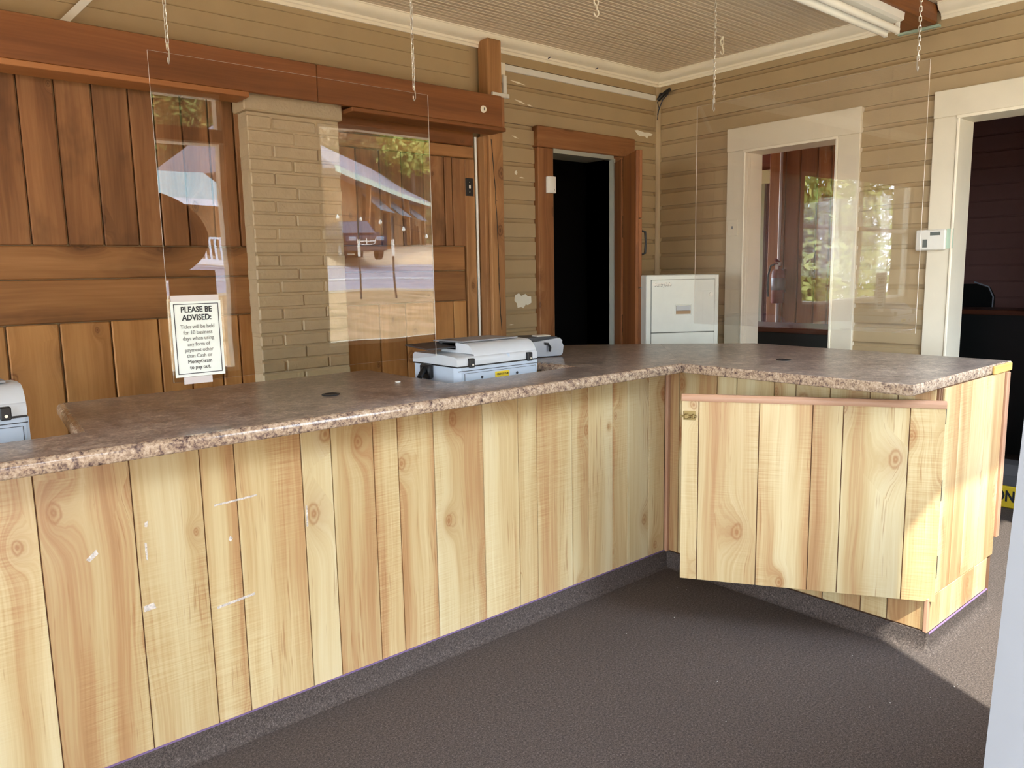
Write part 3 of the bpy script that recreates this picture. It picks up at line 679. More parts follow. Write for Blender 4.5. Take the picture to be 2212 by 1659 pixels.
# ------------------------------------------------------------------ beam, posts, pillar on the back wall
m_ledge_lit = wood('lit ledge board', [(0.3,(186,128,78)),(0.6,(162,104,58)),(0.8,(126,76,40))], axis='X', streak=26, knots=0.1, tone=0.02)  # light on the left bottom board's edge put into a paler wood
bm_ = thing('wooden_beam', 'long reddish brown boxed beam across the back wall above the barn boards', 'beam', (1.0, 3.70, 2.36))
def part(o, mb, name, mat, **k): return loc(o, mb).build(name, mat, o, **k)
part(bm_, MB().box(-1.2, 1.938, 3.700, 3.722, 2.386, 2.566, bev=0.003), 'face_board', m_beam)
part(bm_, MB().box(1.940, 3.150, 3.700, 3.722, 2.386, 2.566, bev=0.003), 'face_board', m_beam)
part(bm_, MB().box(-1.2, 1.578, 3.690, 3.846, 2.360, 2.384, bev=0.002), 'bottom_board', m_ledge_lit)
part(bm_, MB().box(2.128, 3.178, 3.695, 3.846, 2.362, 2.384, bev=0.003), 'bottom_board', m_beam)
part(bm_, MB().box(3.152, 3.178, 3.703, 3.846, 2.386, 2.560, bev=0.006), 'end_board', m_case)
part(bm_, MB().box(-1.2, 3.10, 3.724, 3.944, 2.545, 2.566), 'top_board', m_beam)
db = thing('doorbell_button', 'round ivory bell button near the right end of the reddish beam', 'button', (3.007, 3.699, 2.474))
MB().cyl((0,0.0,0),(0,-0.008,0),0.021,0.018,20).build('body', m_cream, db, True); MB().box(-0.003,0.003,-0.0105,-0.008,-0.009,0.009,bev=0.001).build('pin', m_dark, db)
po = thing('timber_post', 'tall weathered timber post between the barn boards and the siding', 'post', (3.23, 3.9, 0))
part(po, MB().box(3.172, 3.283, 3.848, 3.949, 0.0, 2.94, bev=0.006), 'timber', m_post)
part(po, MB().box(3.144, 3.170, 3.872, 3.949, 0.0, 2.36, bev=0.003), 'side_board', m_post)
def crack(pts, wd):
    m = MB()
    for (x0,z0),(x1,z1) in zip(pts, pts[1:]):
        m.add([(x0-wd,3.8474,z0),(x0+wd,3.8474,z0),(x1+wd*0.7,3.8474,z1),(x1-wd*0.7,3.8474,z1)], [(0,1,2,3)])
        m.add([(x0-wd,3.8484,z0),(x0+wd,3.8484,z0),(x1+wd*0.7,3.8484,z1),(x1-wd*0.7,3.8484,z1)], [(3,2,1,0)])
    return m
part(po, crack([(3.185,2.34),(3.192,2.26),(3.204,2.10),(3.212,2.02),(3.210,1.96),(3.216,1.90),(3.220,1.82),(3.222,1.70),(3.225,1.55),(3.224,1.45),(3.229,1.36),(3.232,1.25),(3.240,1.15)], 0.0035), 'crack', m_black)
part(po, crack([(3.210,1.975),(3.222,1.965)], 0.003), 'crack', m_black)
cw = MB().tube([(3.128,3.935,0.0),(3.128,3.935,1.2),(3.126,3.93,2.0),(3.128,3.935,2.358)], 0.008, 8)
tag(cw.build('white_conduit', m_white, None, True), 'thin white pipe running up beside the timber post', 'pipe')
bp = thing('brick_pillar', 'olive painted brick pillar in front of the barn board wall', 'pillar', (1.87, 3.88, 0))
part(bp, MB().box(1.618, 2.117, 3.836, 3.940, 0, 2.33), 'mortar', m_brickp)
k = 0; z = 0.004
while z < 2.30:
    js = [1.614, 1.864, 2.121] if k % 2 == 0 else [1.614, 1.744, 1.990, 2.121]
    if k % 4 == 2: js = [1.614, 1.848, 2.121]
    for a, b in zip(js, js[1:]):
        q = random.uniform(0, 0.007); t = min(z+random.uniform(0.058,0.0625), 2.322)
        part(bp, MB().box(a+random.uniform(0.001,0.005), b-random.uniform(0.001,0.006), 3.824+q, 3.942, z+random.uniform(0,0.002), t, bev=random.uniform(0.004,0.008)), 'brick', m_brickp)
    z += 0.0680; k += 1
part(bp, MB().box(1.590, 2.124, 3.792, 3.940, 2.325, 2.44, bev=0.007), 'cap_course', m_brickp)
# ceiling beam and strip light under it
cbm = thing('ceiling_beam', 'short reddish timber beam across the ceiling meeting the right wall', 'beam', (0, 2.03, 2.9))
part(cbm, MB().box(XL+0.02, XW-0.03, 1.925, 2.143, 2.874, ZC-0.001, bev=0.01), 'timber', m_beam)
part(cbm, MB().box(XW-0.03, XW-0.001, 1.915, 2.146, 2.862, 2.874), 'wall_plate', m_green)
ft = thing('fluorescent_light', 'white two tube strip light mounted under the ceiling beam', 'lamp', (4.0, 2.01, 2.872))
part(ft, MB().prism([(1.950,2.873),(2.086,2.873),(2.080,2.838),(2.060,2.830),(1.976,2.830),(1.954,2.836)], 'X', 3.10, 4.545), 'housing', m_white)
for y_, z_ in ((2.050,2.786),(1.986,2.789)):
    tb = part(ft, MB().cyl((3.13,y_,z_),(4.535,y_,z_),0.019,n=16), 'tube', m_tube, smooth=40)
    for x_ in (3.118, 4.538): part(ft, MB().box(x_, x_+0.012, y_-0.012, y_+0.012, z_-0.02, 2.832, bev=0.003), 'lamp_holder', m_white)
# ------------------------------------------------------------------ acrylic sheets on chains
def acrylic(name, label, x0, x1, y0, y1, z0, z1):
    t = thing(name, label, 'screen', ((x0+x1)/2, (y0+y1)/2, z0))
    mb = MB().box(x0, x1, y0, y1, z0, z1)
    thin = 0 if (x1-x0) < (y1-y0) else 1
    order = [2, 2, 1, 0, 1, 0]      # axis of each face of box(): z-,z+,y-,x+,y+,x-
    mb.mi = [0 if a == thin else 1 for a in order]
    part(t, mb, 'sheet', [m_acrylic, m_acredge]); return t
ac1 = acrylic('acrylic_screen', 'clear acrylic sneeze screen with a notice, hanging over the long counter', 0.767, 1.764, 2.4985, 2.5015, 1.197, 2.184)
ac2 = acrylic('acrylic_screen', 'clear acrylic sneeze screen hanging over the short counter return', 3.2485, 3.2515, 1.290, 2.356, 1.246, 2.293)
mat_link = MB()
ring = [(0.0042*math.cos(a), 0, 0.0042*math.sin(a)+(0.0058 if math.sin(a) > 0.01 else -0.0058 if math.sin(a) < -0.01 else 0)) for a in [i*PI/6 for i in range(12)]]
ring = [(0.0045*math.cos(a), 0, 0.0045*math.sin(a)+0.0062*math.copysign(1, math.sin(a+0.001))) for a in [PI/12+i*PI/6 for i in range(12)]]
link_me = mat_link.tube(ring, 0.0016, 5, closed=True).mesh('link', m_metal, True)
def chain(label, x, y, z0, panel_axis):
    t = thing('hanging_chain', label, 'chain', (x, y, z0), 0, 'chains holding the acrylic screens')
    z, k = 0.045, 0
    while z0+z < ZC-0.012:
        o = bpy.data.objects.new('link', link_me); col.objects.link(o); o.parent = t
        o.location = (0, 0, z); o.rotation_euler = (0.0, 0.0, (0.3 if k % 2 else 1.87)); z += 0.0178; k += 1
    hk = [(0,0,0.05),(0.003,0,0.036),(0.001,-0.006,0.02),(0,-0.007,0.004),(0,0.0,-0.004),(0,0.007,0.004),(0,0.006,0.014)]
    if panel_axis == 'X': hk = [(p[1], p[0], p[2]) for p in hk]
    MB().tube(hk, 0.002, 6).build('hook', m_metal, t, True)
    MB().cyl((0,0,ZC-z0-0.001),(0,0,ZC-z0-0.014),0.0025,n=8).build('ceiling_screw', m_metal, t)
chain('steel chain at the left corner of the long counter screen', 0.826, 2.5, 2.158, 'Y')
chain('steel chain at the right corner of the long counter screen', 1.703, 2.5, 2.160, 'Y')
chain('steel chain at the far corner of the return screen, near the ceiling hook', 3.25, 2.262, 2.262, 'X')
chain('steel chain at the near corner of the return screen, beside the strip light', 3.25, 1.336, 2.262, 'X')
# notice in a sleeve taped to the long screen
no = thing('notice_sheet', 'white printed notice in a clear sleeve taped to the acrylic screen', 'notice', (0.848, 2.4945, 1.20))
part(no, MB().box(0.762, 0.934, 2.4945, 2.4955, 1.196, 1.455), 'sleeve', sheet('plastic sleeve', 0.06, (0.9,0.9,0.9)))
part(no, MB().box(0.772, 0.926, 2.4925, 2.4943, 1.212, 1.447), 'paper', m_paper)
bd = MB(); x0, x1, z0, z1, q = 0.780, 0.918, 1.221, 1.440, 0.0022
bd.box(x0,x1,2.4915,2.4924,z0,z0+q).box(x0,x1,2.4915,2.4924,z1-q,z1).box(x0,x0+q,2.4915,2.4924,z0,z1).box(x1-q,x1,2.4915,2.4924,z0,z1)
part(no, bd, 'border', m_ink)
def wall_text(o, body, size, x, y, z, mat, bold=0.0, width=1.0, name='lettering', rot=None):
    mb = text_mb(body, size, bold=bold, width=width)
    mb.xform(Matrix.Translation((x, y, z)) @ (rot or Matrix.Rotation(PI/2, 4, 'X')))
    return part(o, mb, name, mat)
for body, zz in (('PLEASE BE', 1.421), ('ADVISED:', 1.396)): wall_text(no, body, 0.0250, 0.849, 2.4918, zz, m_ink, 0.0006, 0.86)
for i, body in enumerate(('Titles will be held','for 10 business','days when using','any form of','payment other','than Cash or','MoneyGram','to pay out.')):
    wall_text(no, body, 0.0172, 0.849, 2.4918, 1.368-i*0.0182, m_ink2 if i < 6 else m_ink, 0.0, 0.86)  # upper lines use paler ink to imitate glare on the sleeve
part(no, MB().box(0.775, 0.921, 2.4918, 2.4984, 1.447, 1.466), 'tape', m_tapec)
part(no, MB().box(0.797, 0.884, 2.4928, 2.4984, 1.189, 1.211), 'tape', m_tapec)
# ------------------------------------------------------------------ printers behind the counter
m_tray = plain('grey tray plastic', (138,140,144), 0.45)
def printer(label, ox, oy, yaw=0.0, full=True):
    t = thing('printer', label, 'printer', (ox, oy, 0.741), yaw)
    # local: rear face at y=0, width along x 0..0.455, depth to y 0.34 ; z local = world - 0.741
    W_, Dp = 0.455, 0.335
    MB().prism([(0.02,0.0),(W_-0.01,0.0),(W_,0.01),(W_,Dp-0.02),(W_-0.02,Dp),(0.02,Dp),(0.0,Dp-0.02),(0.0,0.03)], 'Z', 0.0, 0.388).build('body', m_pgrey, t, smooth=30)
    MB().box(0.004, W_-0.004, -0.0015, 0.004, 0.372, 0.3745).box(0.035,0.0365,-0.0015,0.003,0.2,0.362).box(W_-0.018,W_-0.0165,-0.0015,0.003,0.2,0.362).box(0.037,W_-0.018,-0.0012,0.003,0.362,0.3635).build('seam', m_pdark, t)
    MB().box(0.002, W_-0.003, 0.004, Dp-0.004, 0.388, 0.393).build('gap', m_black, t)
    # scanner lid: rises toward the back, rounded rear edge
    pf = [(0.004,0.394),(0.003,0.408)]+[(0.022-0.018*math.cos(a),0.412+0.020*math.sin(a)) for a in (0.3,0.7,1.1,PI/2)]+[(0.12,0.437),(Dp-0.02,0.437),(Dp-0.006,0.425),(Dp-0.004,0.394)]
    MB().prism(pf, 'X', 0.001, W_-0.004).build('scanner_lid', m_pgrey2, t, smooth=40)
    # feeder: curved cover over the rear part of the lid
    ad = [(0.006,0.398)]+[(0.075-0.066*math.cos(a),0.400+0.078*math.sin(a)) for a in (0.0,0.25,0.5,0.75,1.0,1.25,1.45)]+[(0.13,0.480),(0.24,0.474),(0.25,0.437),(0.02,0.437)]
    MB().prism(ad, 'X', 0.100, W_-0.002).build('document_feeder', m_pgrey2, t, smooth=40)
    MB().box(0.275,0.292,0.004,0.05,0.398,0.430,bev=0.004).build('feeder_notch', m_pgrey, t)
    for hx in (0.072, 0.398):
        h = MB().box(hx-0.014, hx+0.014, -0.010, 0.02, 0.386, 0.424, bev=0.003)
        h.build('lid_hinge', m_black, t); MB().cyl((hx,-0.0135,0.398),(hx,-0.009,0.398),0.0045,n=10).build('hinge_screw', m_metal, t)
    for hx in (0.128, 0.325): MB().cyl((hx,-0.002,0.340),(hx,0.002,0.340),0.006,n=12).build('screw_hole', m_pdark, t)
    MB().box(0.20, 0.28, -0.0018, 0.002, 0.332, 0.356, bev=0.001).build('yellow_label', m_yellow, t)
    lb = text_mb('CRD1U11578', 0.0125, width=0.9); lb.xform(Matrix.Translation((0.24,-0.0026,0.344)) @ Matrix.Rotation(PI/2,4,'X')); lb.build('label_lettering', m_ink, t)
    # paper tray over the lid
    MB().prism([(0.10,0.482),(0.31,0.478),(0.31,0.484),(0.10,0.488)], 'X', 0.10, 0.42).build('paper_tray', m_tray, t)
    MB().prism([(0.14,0.458),(0.31,0.468),(0.31,0.474),(0.14,0.464)], 'X', -0.05, 0.18).build('output_tray', m_pdark, t)
    MB().box(0.10,0.16,0.14,0.27,0.445,0.486,bev=0.004).build('tray_support', m_pdark, t)
    return t
pr1 = printer('grey all-in-one printer with curved feeder in the notch of the long counter', 1.906, 2.552)
pc = MB().box(-0.028,-0.001,0.17,0.24,0.33,0.392,bev=0.006).cyl((-0.028,0.2,0.372),(-0.075,0.17,0.345),0.014,0.011,10).tube([(-0.07,0.172,0.348),(-0.10,0.16,0.32),(-0.11,0.15,0.2),(-0.1,0.15,0.02)],0.005,6)
pc.build('power_plug', m_black, pr1, True)
pr2 = printer('grey printer at the left end behind the counter, mostly out of view', -0.068, 2.600)
# small silver printer on the corner of the counter
sp = thing('label_printer', 'small silver and dark desktop printer at the corner of the counter', 'printer', (2.66, 2.90, ZT+0.001), math.radians(-12))
MB().prism([(-0.115,0.012),(-0.108,0.004),(0.10,0.004),(0.112,0.014),(0.118,0.052),(0.105,0.075),(0.06,0.082),(-0.10,0.078),(-0.118,0.06)], 'Y', -0.085, 0.10).build('body', m_silver, sp, smooth=30)
MB().prism([(-0.112,0.072),(0.095,0.072),(0.108,0.078),(0.088,0.098),(-0.085,0.102),(-0.110,0.094)], 'Y', -0.070, 0.10).build('lid', m_pdark, sp, smooth=30)
MB().prism([(-0.085,0.078),(-0.112,0.050),(0.100,0.056),(0.106,0.080),(0.09,0.094)], 'Y', -0.092, -0.078).build('front_bezel', m_silver, sp, smooth=30)
MB().box(-0.015,0.065,-0.05,0.01,0.100,0.106,bev=0.003).build('button_panel', m_white, sp)
MB().tube([(0.0,-0.094,0.07),(0.018,-0.098,0.068),(0.03,-0.099,0.05),(0.028,-0.097,0.028)],0.006,8).build('latch', m_black, sp, True)
MB().box(-0.10,0.10,-0.075,0.09,0.0,0.006,bev=0.002).build('foot', m_black, sp)
MB().box(0.119,0.126,-0.04,0.06,0.02,0.06,bev=0.003).build('end_cap', m_white, sp)
tag(MB().box(1.645,1.662,2.606,2.620,ZT+0.0002,ZT+0.004,bev=0.001).build('paper_scrap', m_white), 'tiny white paper scrap on the long countertop near the printer', 'scrap')
# ------------------------------------------------------------------ file cabinet
fc = thing('file_cabinet', 'pale sage fireproof file cabinet in the corner behind the counter', 'cabinet', (4.245, 3.17, 0), math.radians(-34))
cw_, cd_, ch_ = 0.250, 0.44, 1.482
MB().box(-cw_, cw_, 0.004, cd_, 0, ch_, bev=0.006).build('body', m_safe, fc)
MB().box(-cw_+0.032, cw_-0.032, 0.0, 0.006, 0.03, ch_-0.030).build('drawer_gap', m_safe_d, fc)
zt_ = ch_-0.032
for k in range(4):
    zb_ = zt_-0.352+0.006
    MB().box(-cw_+0.034, cw_-0.034, -0.006, 0.006, zb_, zt_, bev=0.002).build('drawer', m_safe, fc)
    zc_ = zt_-0.195
    dr = fc.children[-1]
    MB().box(-0.058,0.058,-0.010,-0.005,zc_-0.038,zc_+0.030,bev=0.004).build('handle_frame', m_safe, dr)
    MB().box(-0.050,0.050,-0.0115,-0.009,zc_-0.032,zc_+0.024).build('handle_recess', m_recess, dr)
    MB().box(-0.050,0.050,-0.014,-0.010,zc_-0.010,zc_+0.024,bev=0.002).build('pull', m_silver, dr)
    if k == 0:
        MB().cyl((cw_-0.06,-0.006,zt_-0.10),(cw_-0.06,-0.012,zt_-0.10),0.013,n=14).build('lock', m_white, dr, True)
    zt_ -= 0.352
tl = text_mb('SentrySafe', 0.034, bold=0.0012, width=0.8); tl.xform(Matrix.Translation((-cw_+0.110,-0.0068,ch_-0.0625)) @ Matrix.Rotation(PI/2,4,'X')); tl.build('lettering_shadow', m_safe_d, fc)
tl = text_mb('SentrySafe', 0.034, bold=0.0012, width=0.8); tl.xform(Matrix.Translation((-cw_+0.108,-0.0078,ch_-0.060)) @ Matrix.Rotation(PI/2,4,'X')); tl.build('lettering', m_white, fc)
MB().cyl((-cw_+0.048,-0.0065,ch_-0.060),(-cw_+0.048,-0.009,ch_-0.060),0.011,n=14).build('emblem', m_white, fc)
# ------------------------------------------------------------------ small fittings on walls
def plate(name, label, cat, loc_, mat, knob_mat, rotz=0.0, w2=0.035, h2=0.057):
    t = thing(name, label, cat, loc_, rotz)
    MB().box(-w2, w2, -0.006, 0.0, -h2, h2, bev=0.002).build('plate', mat, t)
    MB().box(-0.005, 0.005, -0.014, -0.005, -0.009, 0.012, bev=0.002).build('toggle', knob_mat, t)
    for s in (-1, 1): MB().cyl((0,-0.0075,s*0.03),(0,-0.0055,s*0.03),0.003,n=8).build('screw', m_metal, t)
    return t
plate('light_switch', 'black switch plate with white toggle on the barn boards by the post', 'switch', (3.066, 3.932, 2.05), m_black, m_white, 0, 0.03, 0.054)
plate('light_switch', 'cream switch plate on the casing of the right wall opening', 'switch', (XW-0.0225, 3.247, 1.804), m_casing, m_ink2, -PI/2, 0.038, 0.056)
se = thing('door_sensor', 'white rounded alarm sensor on the brown door casing', 'sensor', (3.752, YW-0.031, 2.10))
MB().prism([(-0.036,0),(0.036,0),(0.038,-0.012),(0.030,-0.030),(0,-0.036),(-0.030,-0.030),(-0.038,-0.012)], 'Z', -0.054, 0.054).build('body', m_white, se, smooth=30)
MB().cyl((0.012,-0.036,-0.034),(0.012,-0.032,-0.034),0.003,n=8).build('led', m_ink2, se)
al = thing('alarm_keypad', 'white alarm keypad with a grey display beside the tall doorway', 'keypad', (XW-0.024, 1.892, 1.660), -PI/2)
MB().box(-0.083, 0.083, -0.024, 0.0, -0.060, 0.060, bev=0.006).build('case', m_white, al)
MB().box(0.0, 0.055, -0.0262, -0.0238, 0.026, 0.046).build('display', m_lcd, al)
MB().box(-0.04, -0.015, -0.0262, -0.0238, -0.042, 0.004).build('key_legend', m_lcd, al)
MB().box(0.083, 0.118, -0.005, 0.0, -0.052, 0.062).build('back_plate', m_green, al)
rc = thing('cable_raceway', 'white cable raceway along the siding under the crown moulding', 'raceway', (3.4, YW, 2.8))
part(rc, MB().box(3.36, 4.900, YW-0.016, YW-0.0005, 2.795, 2.835, bev=0.003), 'long_cover', m_white)
part(rc, MB().box(3.345, 3.385, YW-0.020, YW-0.0005, 2.765, 2.84, bev=0.003), 'elbow', m_cream)
part(rc, MB().box(3.368, 3.398, YW-0.016, YW-0.0005, 2.652, 2.765, bev=0.003), 'drop_cover', m_white)
part(rc, MB().box(3.29, 3.415, YW-0.020, YW-0.0005, 2.625, 2.652, bev=0.003), 'side_cover', m_white)
part(rc, MB().box(3.190, 3.288, 3.830, 3.8475, 2.600, 2.622, bev=0.003), 'side_cover', m_white)
cbn = thing('cable_bundle', 'loose blue black cable bundle hanging in the ceiling corner', 'cable', (4.93, 3.9, 2.85))
part(cbn, MB().tube([(4.915,3.93,2.80),(4.93,3.90,2.83),(4.925,3.86,2.85),(4.92,3.82,2.86)], 0.014, 8), 'wrap', m_black, smooth=40)
part(cbn, MB().tube([(4.915,3.93,2.80),(4.92,3.915,2.845),(4.93,3.88,2.85),(4.928,3.84,2.835),(4.925,3.89,2.80),(4.918,3.925,2.72),(4.916,3.93,2.69)], 0.004, 6), 'loose_wire', m_blue, smooth=40)
part(cbn, MB().tube([(4.91,3.93,2.79),(4.92,3.92,2.74),(4.912,3.93,2.655)], 0.003, 6), 'loose_wire', m_black, smooth=40)
def hook(label, x, y):
    t = thing('ceiling_hook', label, 'hook', (x, y, ZC))
    MB().cyl((0,0,0),(0,0,-0.022),0.010,0.008,10).build('shank', m_cream, t, True)
    e = [(0.016*math.cos(a),0,-0.034+0.016*math.sin(a)) for a in [i*PI/7 for i in range(14)]]
    MB().tube(e, 0.0042, 6, closed=True).build('eye', m_cream, t, True)
    s = [(0.002,0.012,-0.046),(0.012,0.006,-0.052),(0.006,0,-0.062)]+[(0.0+0.019*math.cos(a),0,-0.088+0.019*math.sin(a)) for a in (1.2,0.6,0.0,-0.6,-1.2,-1.8,-2.4,-2.9)]
    MB().tube(s, 0.0046, 6).build('open_hook', m_cream, t, True)
hook('cream screw hook in the ceiling beside the far return chain', 4.454, 3.047)
hook('cream screw hook in the ceiling at the top edge above the doorway', 3.262, 3.03)
tag(MB().prism([(-0.0,0),(0.03,0),(0.03,0.02),(0.0,0.02)], 'Z', 0, 0.5).xform(Matrix.Translation((0.80,3.925,2.568)) @ Matrix.Rotation(math.radians(42), 4, 'Y')).build('conduit_cover', m_white), 'white raceway slanting up the wall above the beam', 'raceway')
# nail stubs on crown
for (x_, z_) in ((3.76,2.925),(4.22,2.925)):
    MB().cyl((x_,YW-0.022,z_),(x_,YW-0.045,z_+0.004),0.003,n=6).build('nail', m_blue, bpy.data.objects['trim_1'])
# tape left on the counter front
def tape(label, pts):
    mb = MB().prism([(p[0], p[1]) for p in pts], 'Y', YP-0.0014, YP-0.0002)
    tag(mb.build('tape_scrap', m_tape), label, 'tape', 'tape left on the counter front')
tape('short crumpled tape scrap on the wide board, upper left of the counter front', [(0.458,0.728),(0.487,0.752),(0.492,0.738),(0.468,0.72)])
tape('short square tape scrap beside a panel groove low on the counter front', [(0.598,0.545),(0.628,0.549),(0.634,0.530),(0.600,0.527)])
tape('long thin tape strip, the higher of two on the counter front', [(0.829,0.812),(0.968,0.818),(0.968,0.812),(0.829,0.806)])
tape('long thin tape strip, the lower of two on the counter front', [(0.815,0.478),(0.940,0.490),(0.940,0.482),(0.815,0.470)])
tape('vertical sliver of tape on the third panel board', [(0.617,0.740),(0.623,0.738),(0.622,0.682),(0.617,0.690)])
tape('vertical tape strip along a groove mid counter', [(1.135,0.742),(1.141,0.742),(1.141,0.668),(1.135,0.668)])
tape('tiny tape fleck below the higher strip', [(0.872,0.700),(0.880,0.690),(0.872,0.680),(0.866,0.688)])
tape('tiny tape fleck above the vertical sliver', [(0.622,0.80),(0.632,0.805),(0.628,0.786),(0.621,0.788)])
cr = MB(); rc_ = random.Random(3)
for i in range(34):
    x, y = rc_.uniform(1.2, 3.2), rc_.uniform(0.5, 2.2)
    if rc_.random() < 0.6: x, y = rc_.uniform(2.75, 3.6), rc_.uniform(0.55, 1.05)
    if x > 3.05 and y > 1.08: continue
    q = rc_.uniform(0.0008, 0.0022); cr.lathe([(0.0,0.0),(q,q*0.3),(q*0.8,q),(0.0,q*1.3)], (x, y, 0.0), 5)
tag(cr.build('carpet_crumbs', m_white, None, kind='stuff'), 'tiny pale crumbs scattered over the dark carpet', 'crumbs')
# ------------------------------------------------------------------ things in the rooms beyond
pp = MB().cyl((6.386,3.735,0.0),(6.386,3.733,2.995),0.0125,n=10)
tag(pp.build('white_pipe', m_white, None, True), 'thin white vertical pipe on the office board wall', 'pipe')
fe = thing('fire_extinguisher', 'red fire extinguisher hung on the board wall beyond the opening', 'extinguisher', (6.30, 3.685, 1.20))
MB().lathe([(0.0,0.0),(0.052,0.004),(0.056,0.02),(0.056,0.255),(0.050,0.285),(0.030,0.31),(0.018,0.318),(0.018,0.33)], n=18).build('cylinder', m_red, fe, True)
MB().lathe([(0.0565,0.12),(0.0572,0.121),(0.0572,0.225),(0.0565,0.226)], n=18).build('label_band', m_silver, fe, True)
MB().box(-0.02,0.02,-0.02,0.02,0.33,0.365,bev=0.004).build('valve', m_metal, fe)
MB().prism([(-0.05,0.375),(-0.01,0.36),(0.02,0.365),(-0.05,0.395)], 'Y', -0.010, 0.010).build('lever', m_red, fe)
MB().prism([(-0.05,0.352),(0.0,0.345),(0.0,0.355),(-0.05,0.362)], 'Y', -0.010, 0.010).build('carry_handle', m_red, fe)
MB().cyl((-0.02,-0.022,0.348),(-0.02,-0.032,0.348),0.014,n=14).build('gauge', m_white, fe)
MB().tube([(-0.01,0.02,0.35),(-0.04,0.05,0.33),(-0.05,0.066,0.25),(-0.05,0.066,0.10),(-0.05,0.06,0.06)],0.009,8).build('hose', m_black, fe, True)
MB().box(0.055,0.098,-0.02,0.02,0.10,0.30).build('wall_bracket', m_metal, fe)
MB().box(-0.064,-0.060,-0.035,-0.006,0.30,0.335).build('inspection_tag', m_white, fe)
dk1 = thing('desk', 'high black desk with a dark wood top beyond the right wall opening', 'desk', (5.75, 3.0, 0))
part(dk1, MB().box(5.45, 6.05, 2.56, 3.72, 1.02, 1.055, bev=0.004), 'top', m_deskwood)
part(dk1, MB().box(5.48, 5.50, 2.59, 3.70, 0.0, 1.02), 'front_panel', m_leather)
for y_ in (2.59, 3.68): part(dk1, MB().box(5.50, 6.02, y_, y_+0.02, 0.0, 1.02), 'side_panel', m_leather)
dk2 = thing('desk', 'black desk with a dark wood top in the dim room behind the tall doorway', 'desk', (7.2, 1.7, 0))
part(dk2, MB().box(6.95, 7.40, 0.6, 3.0, 1.11, 1.150, bev=0.004), 'top', m_deskwood)
part(dk2, MB().box(6.98, 7.00, 0.62, 2.98, 0.0, 1.11), 'front_panel', m_leather)
for y_ in (0.62, 2.96): part(dk2, MB().box(7.00, 7.38, y_, y_+0.02, 0.0, 1.11), 'side_panel', m_leather)
oc = thing('office_chair', 'black office chair behind the desk in the dim room', 'chair', (7.90, 2.73, 0))
bk = MB().prism([(-0.22,0.75),(0.22,0.75),(0.25,0.85),(0.25,1.22),(0.21,1.30),(0.12,1.335),(-0.12,1.335),(-0.21,1.30),(-0.25,1.22),(-0.25,0.85)], 'Y', -0.04, 0.04)
bk.xform(Matrix.Rotation(PI/2, 4, 'Z')); bk.build('backrest', m_leather, oc, smooth=30)
MB().tube([(-0.045,-0.25,0.80),(-0.045,-0.262,1.22),(-0.045,-0.22,1.31),(-0.045,-0.10,1.352)], 0.006, 8).build('back_piping', m_pgrey, oc, True)
MB().box(-0.24,0.24,-0.23,0.23,0.45,0.55,bev=0.04).build('seat', m_leather, oc)
MB().cyl((0,0,0.12),(0,0,0.45),0.03,n=10).build('gas_post', m_black, oc, True)
for k in range(5):
    a = k*2*PI/5; MB().cyl((0,0,0.12),(0.28*math.cos(a),0.28*math.sin(a),0.06),0.022,0.015,8).build('base_leg', m_black, oc); MB().cyl((0.28*math.cos(a)-0.015,0.28*math.sin(a),0.03),(0.28*math.cos(a)+0.015,0.28*math.sin(a),0.03),0.03,n=10).build('caster', m_black, oc)
# yellow caution box on the floor just past the return
yb = thing('caution_box', 'yellow floor box lettered CAUTION behind the counter return', 'box', (5.52, 1.62, 0), math.radians(0))
MB().box(-0.13,0.13,-0.20,0.22,0.001,0.14,bev=0.006).build('carton', m_yellow, yb)
ct_ = text_mb('CAUTION:', 0.095, bold=0.003, width=0.75); ct_.xform(Matrix.Translation((-0.1312,0.03,0.075)) @ Matrix.Rotation(-PI/2,4,'Z') @ Matrix.Rotation(PI/2,4,'X')); ct_.build('lettering', m_ink, yb)
MB().prism([(-0.12,0.142),(0.12,0.142),(0.125,0.22),(0.06,0.27),(-0.05,0.262),(-0.125,0.21)], 'Y', -0.19, 0.20).build('grey_bag', plain('grey plastic bag', (92,94,98), 0.4), yb, smooth=30)
# ------------------------------------------------------------------ OUTSIDE (seen through the acrylic reflections)
def ground_mat():
    t = NT('dry grass and dirt'); v, r = t.objco(False)
    a = t.noise(v, 1.3, 5, 0.65); b = t.noise(v, 14, 3, 0.6)
    f = t.math('ADD', t.math('MULTIPLY', a, 0.6), t.math('MULTIPLY', b, 0.4))
    c = t.ramp(f, [(0.3,(104,90,60)),(0.45,(158,132,94)),(0.58,(182,150,114)),(0.72,(204,176,142))])
    return t.bsdf(c, 0.95, bump=b, bstr=0.4, bdist=0.05, spec=0.1)
m_grass = ground_mat()
m_dirt = paint('pale dirt lot', (212,184,148), 0.9, scale=0.8, var=0.15)
m_road = paint('grey asphalt', (150,144,150), 0.85, scale=1.0)
m_line = plain('white road paint', (232,230,226), 0.6)
PROF = [(0.1,-0.16),(-3,-0.10),(-9,0.19),(-14,0.62),(-18,1.04),(-25,1.96),(-27,2.39),(-33,2.89),(-42,3.6),(-55,7),(-80,18),(-120,30)]
def gz(y):
    for (a, za), (b, zb) in zip(PROF, PROF[1:]):
        if b <= y <= a: return za+(zb-za)*(a-y)/(a-b)
    return PROF[0][1] if y > 0 else PROF[-1][1]
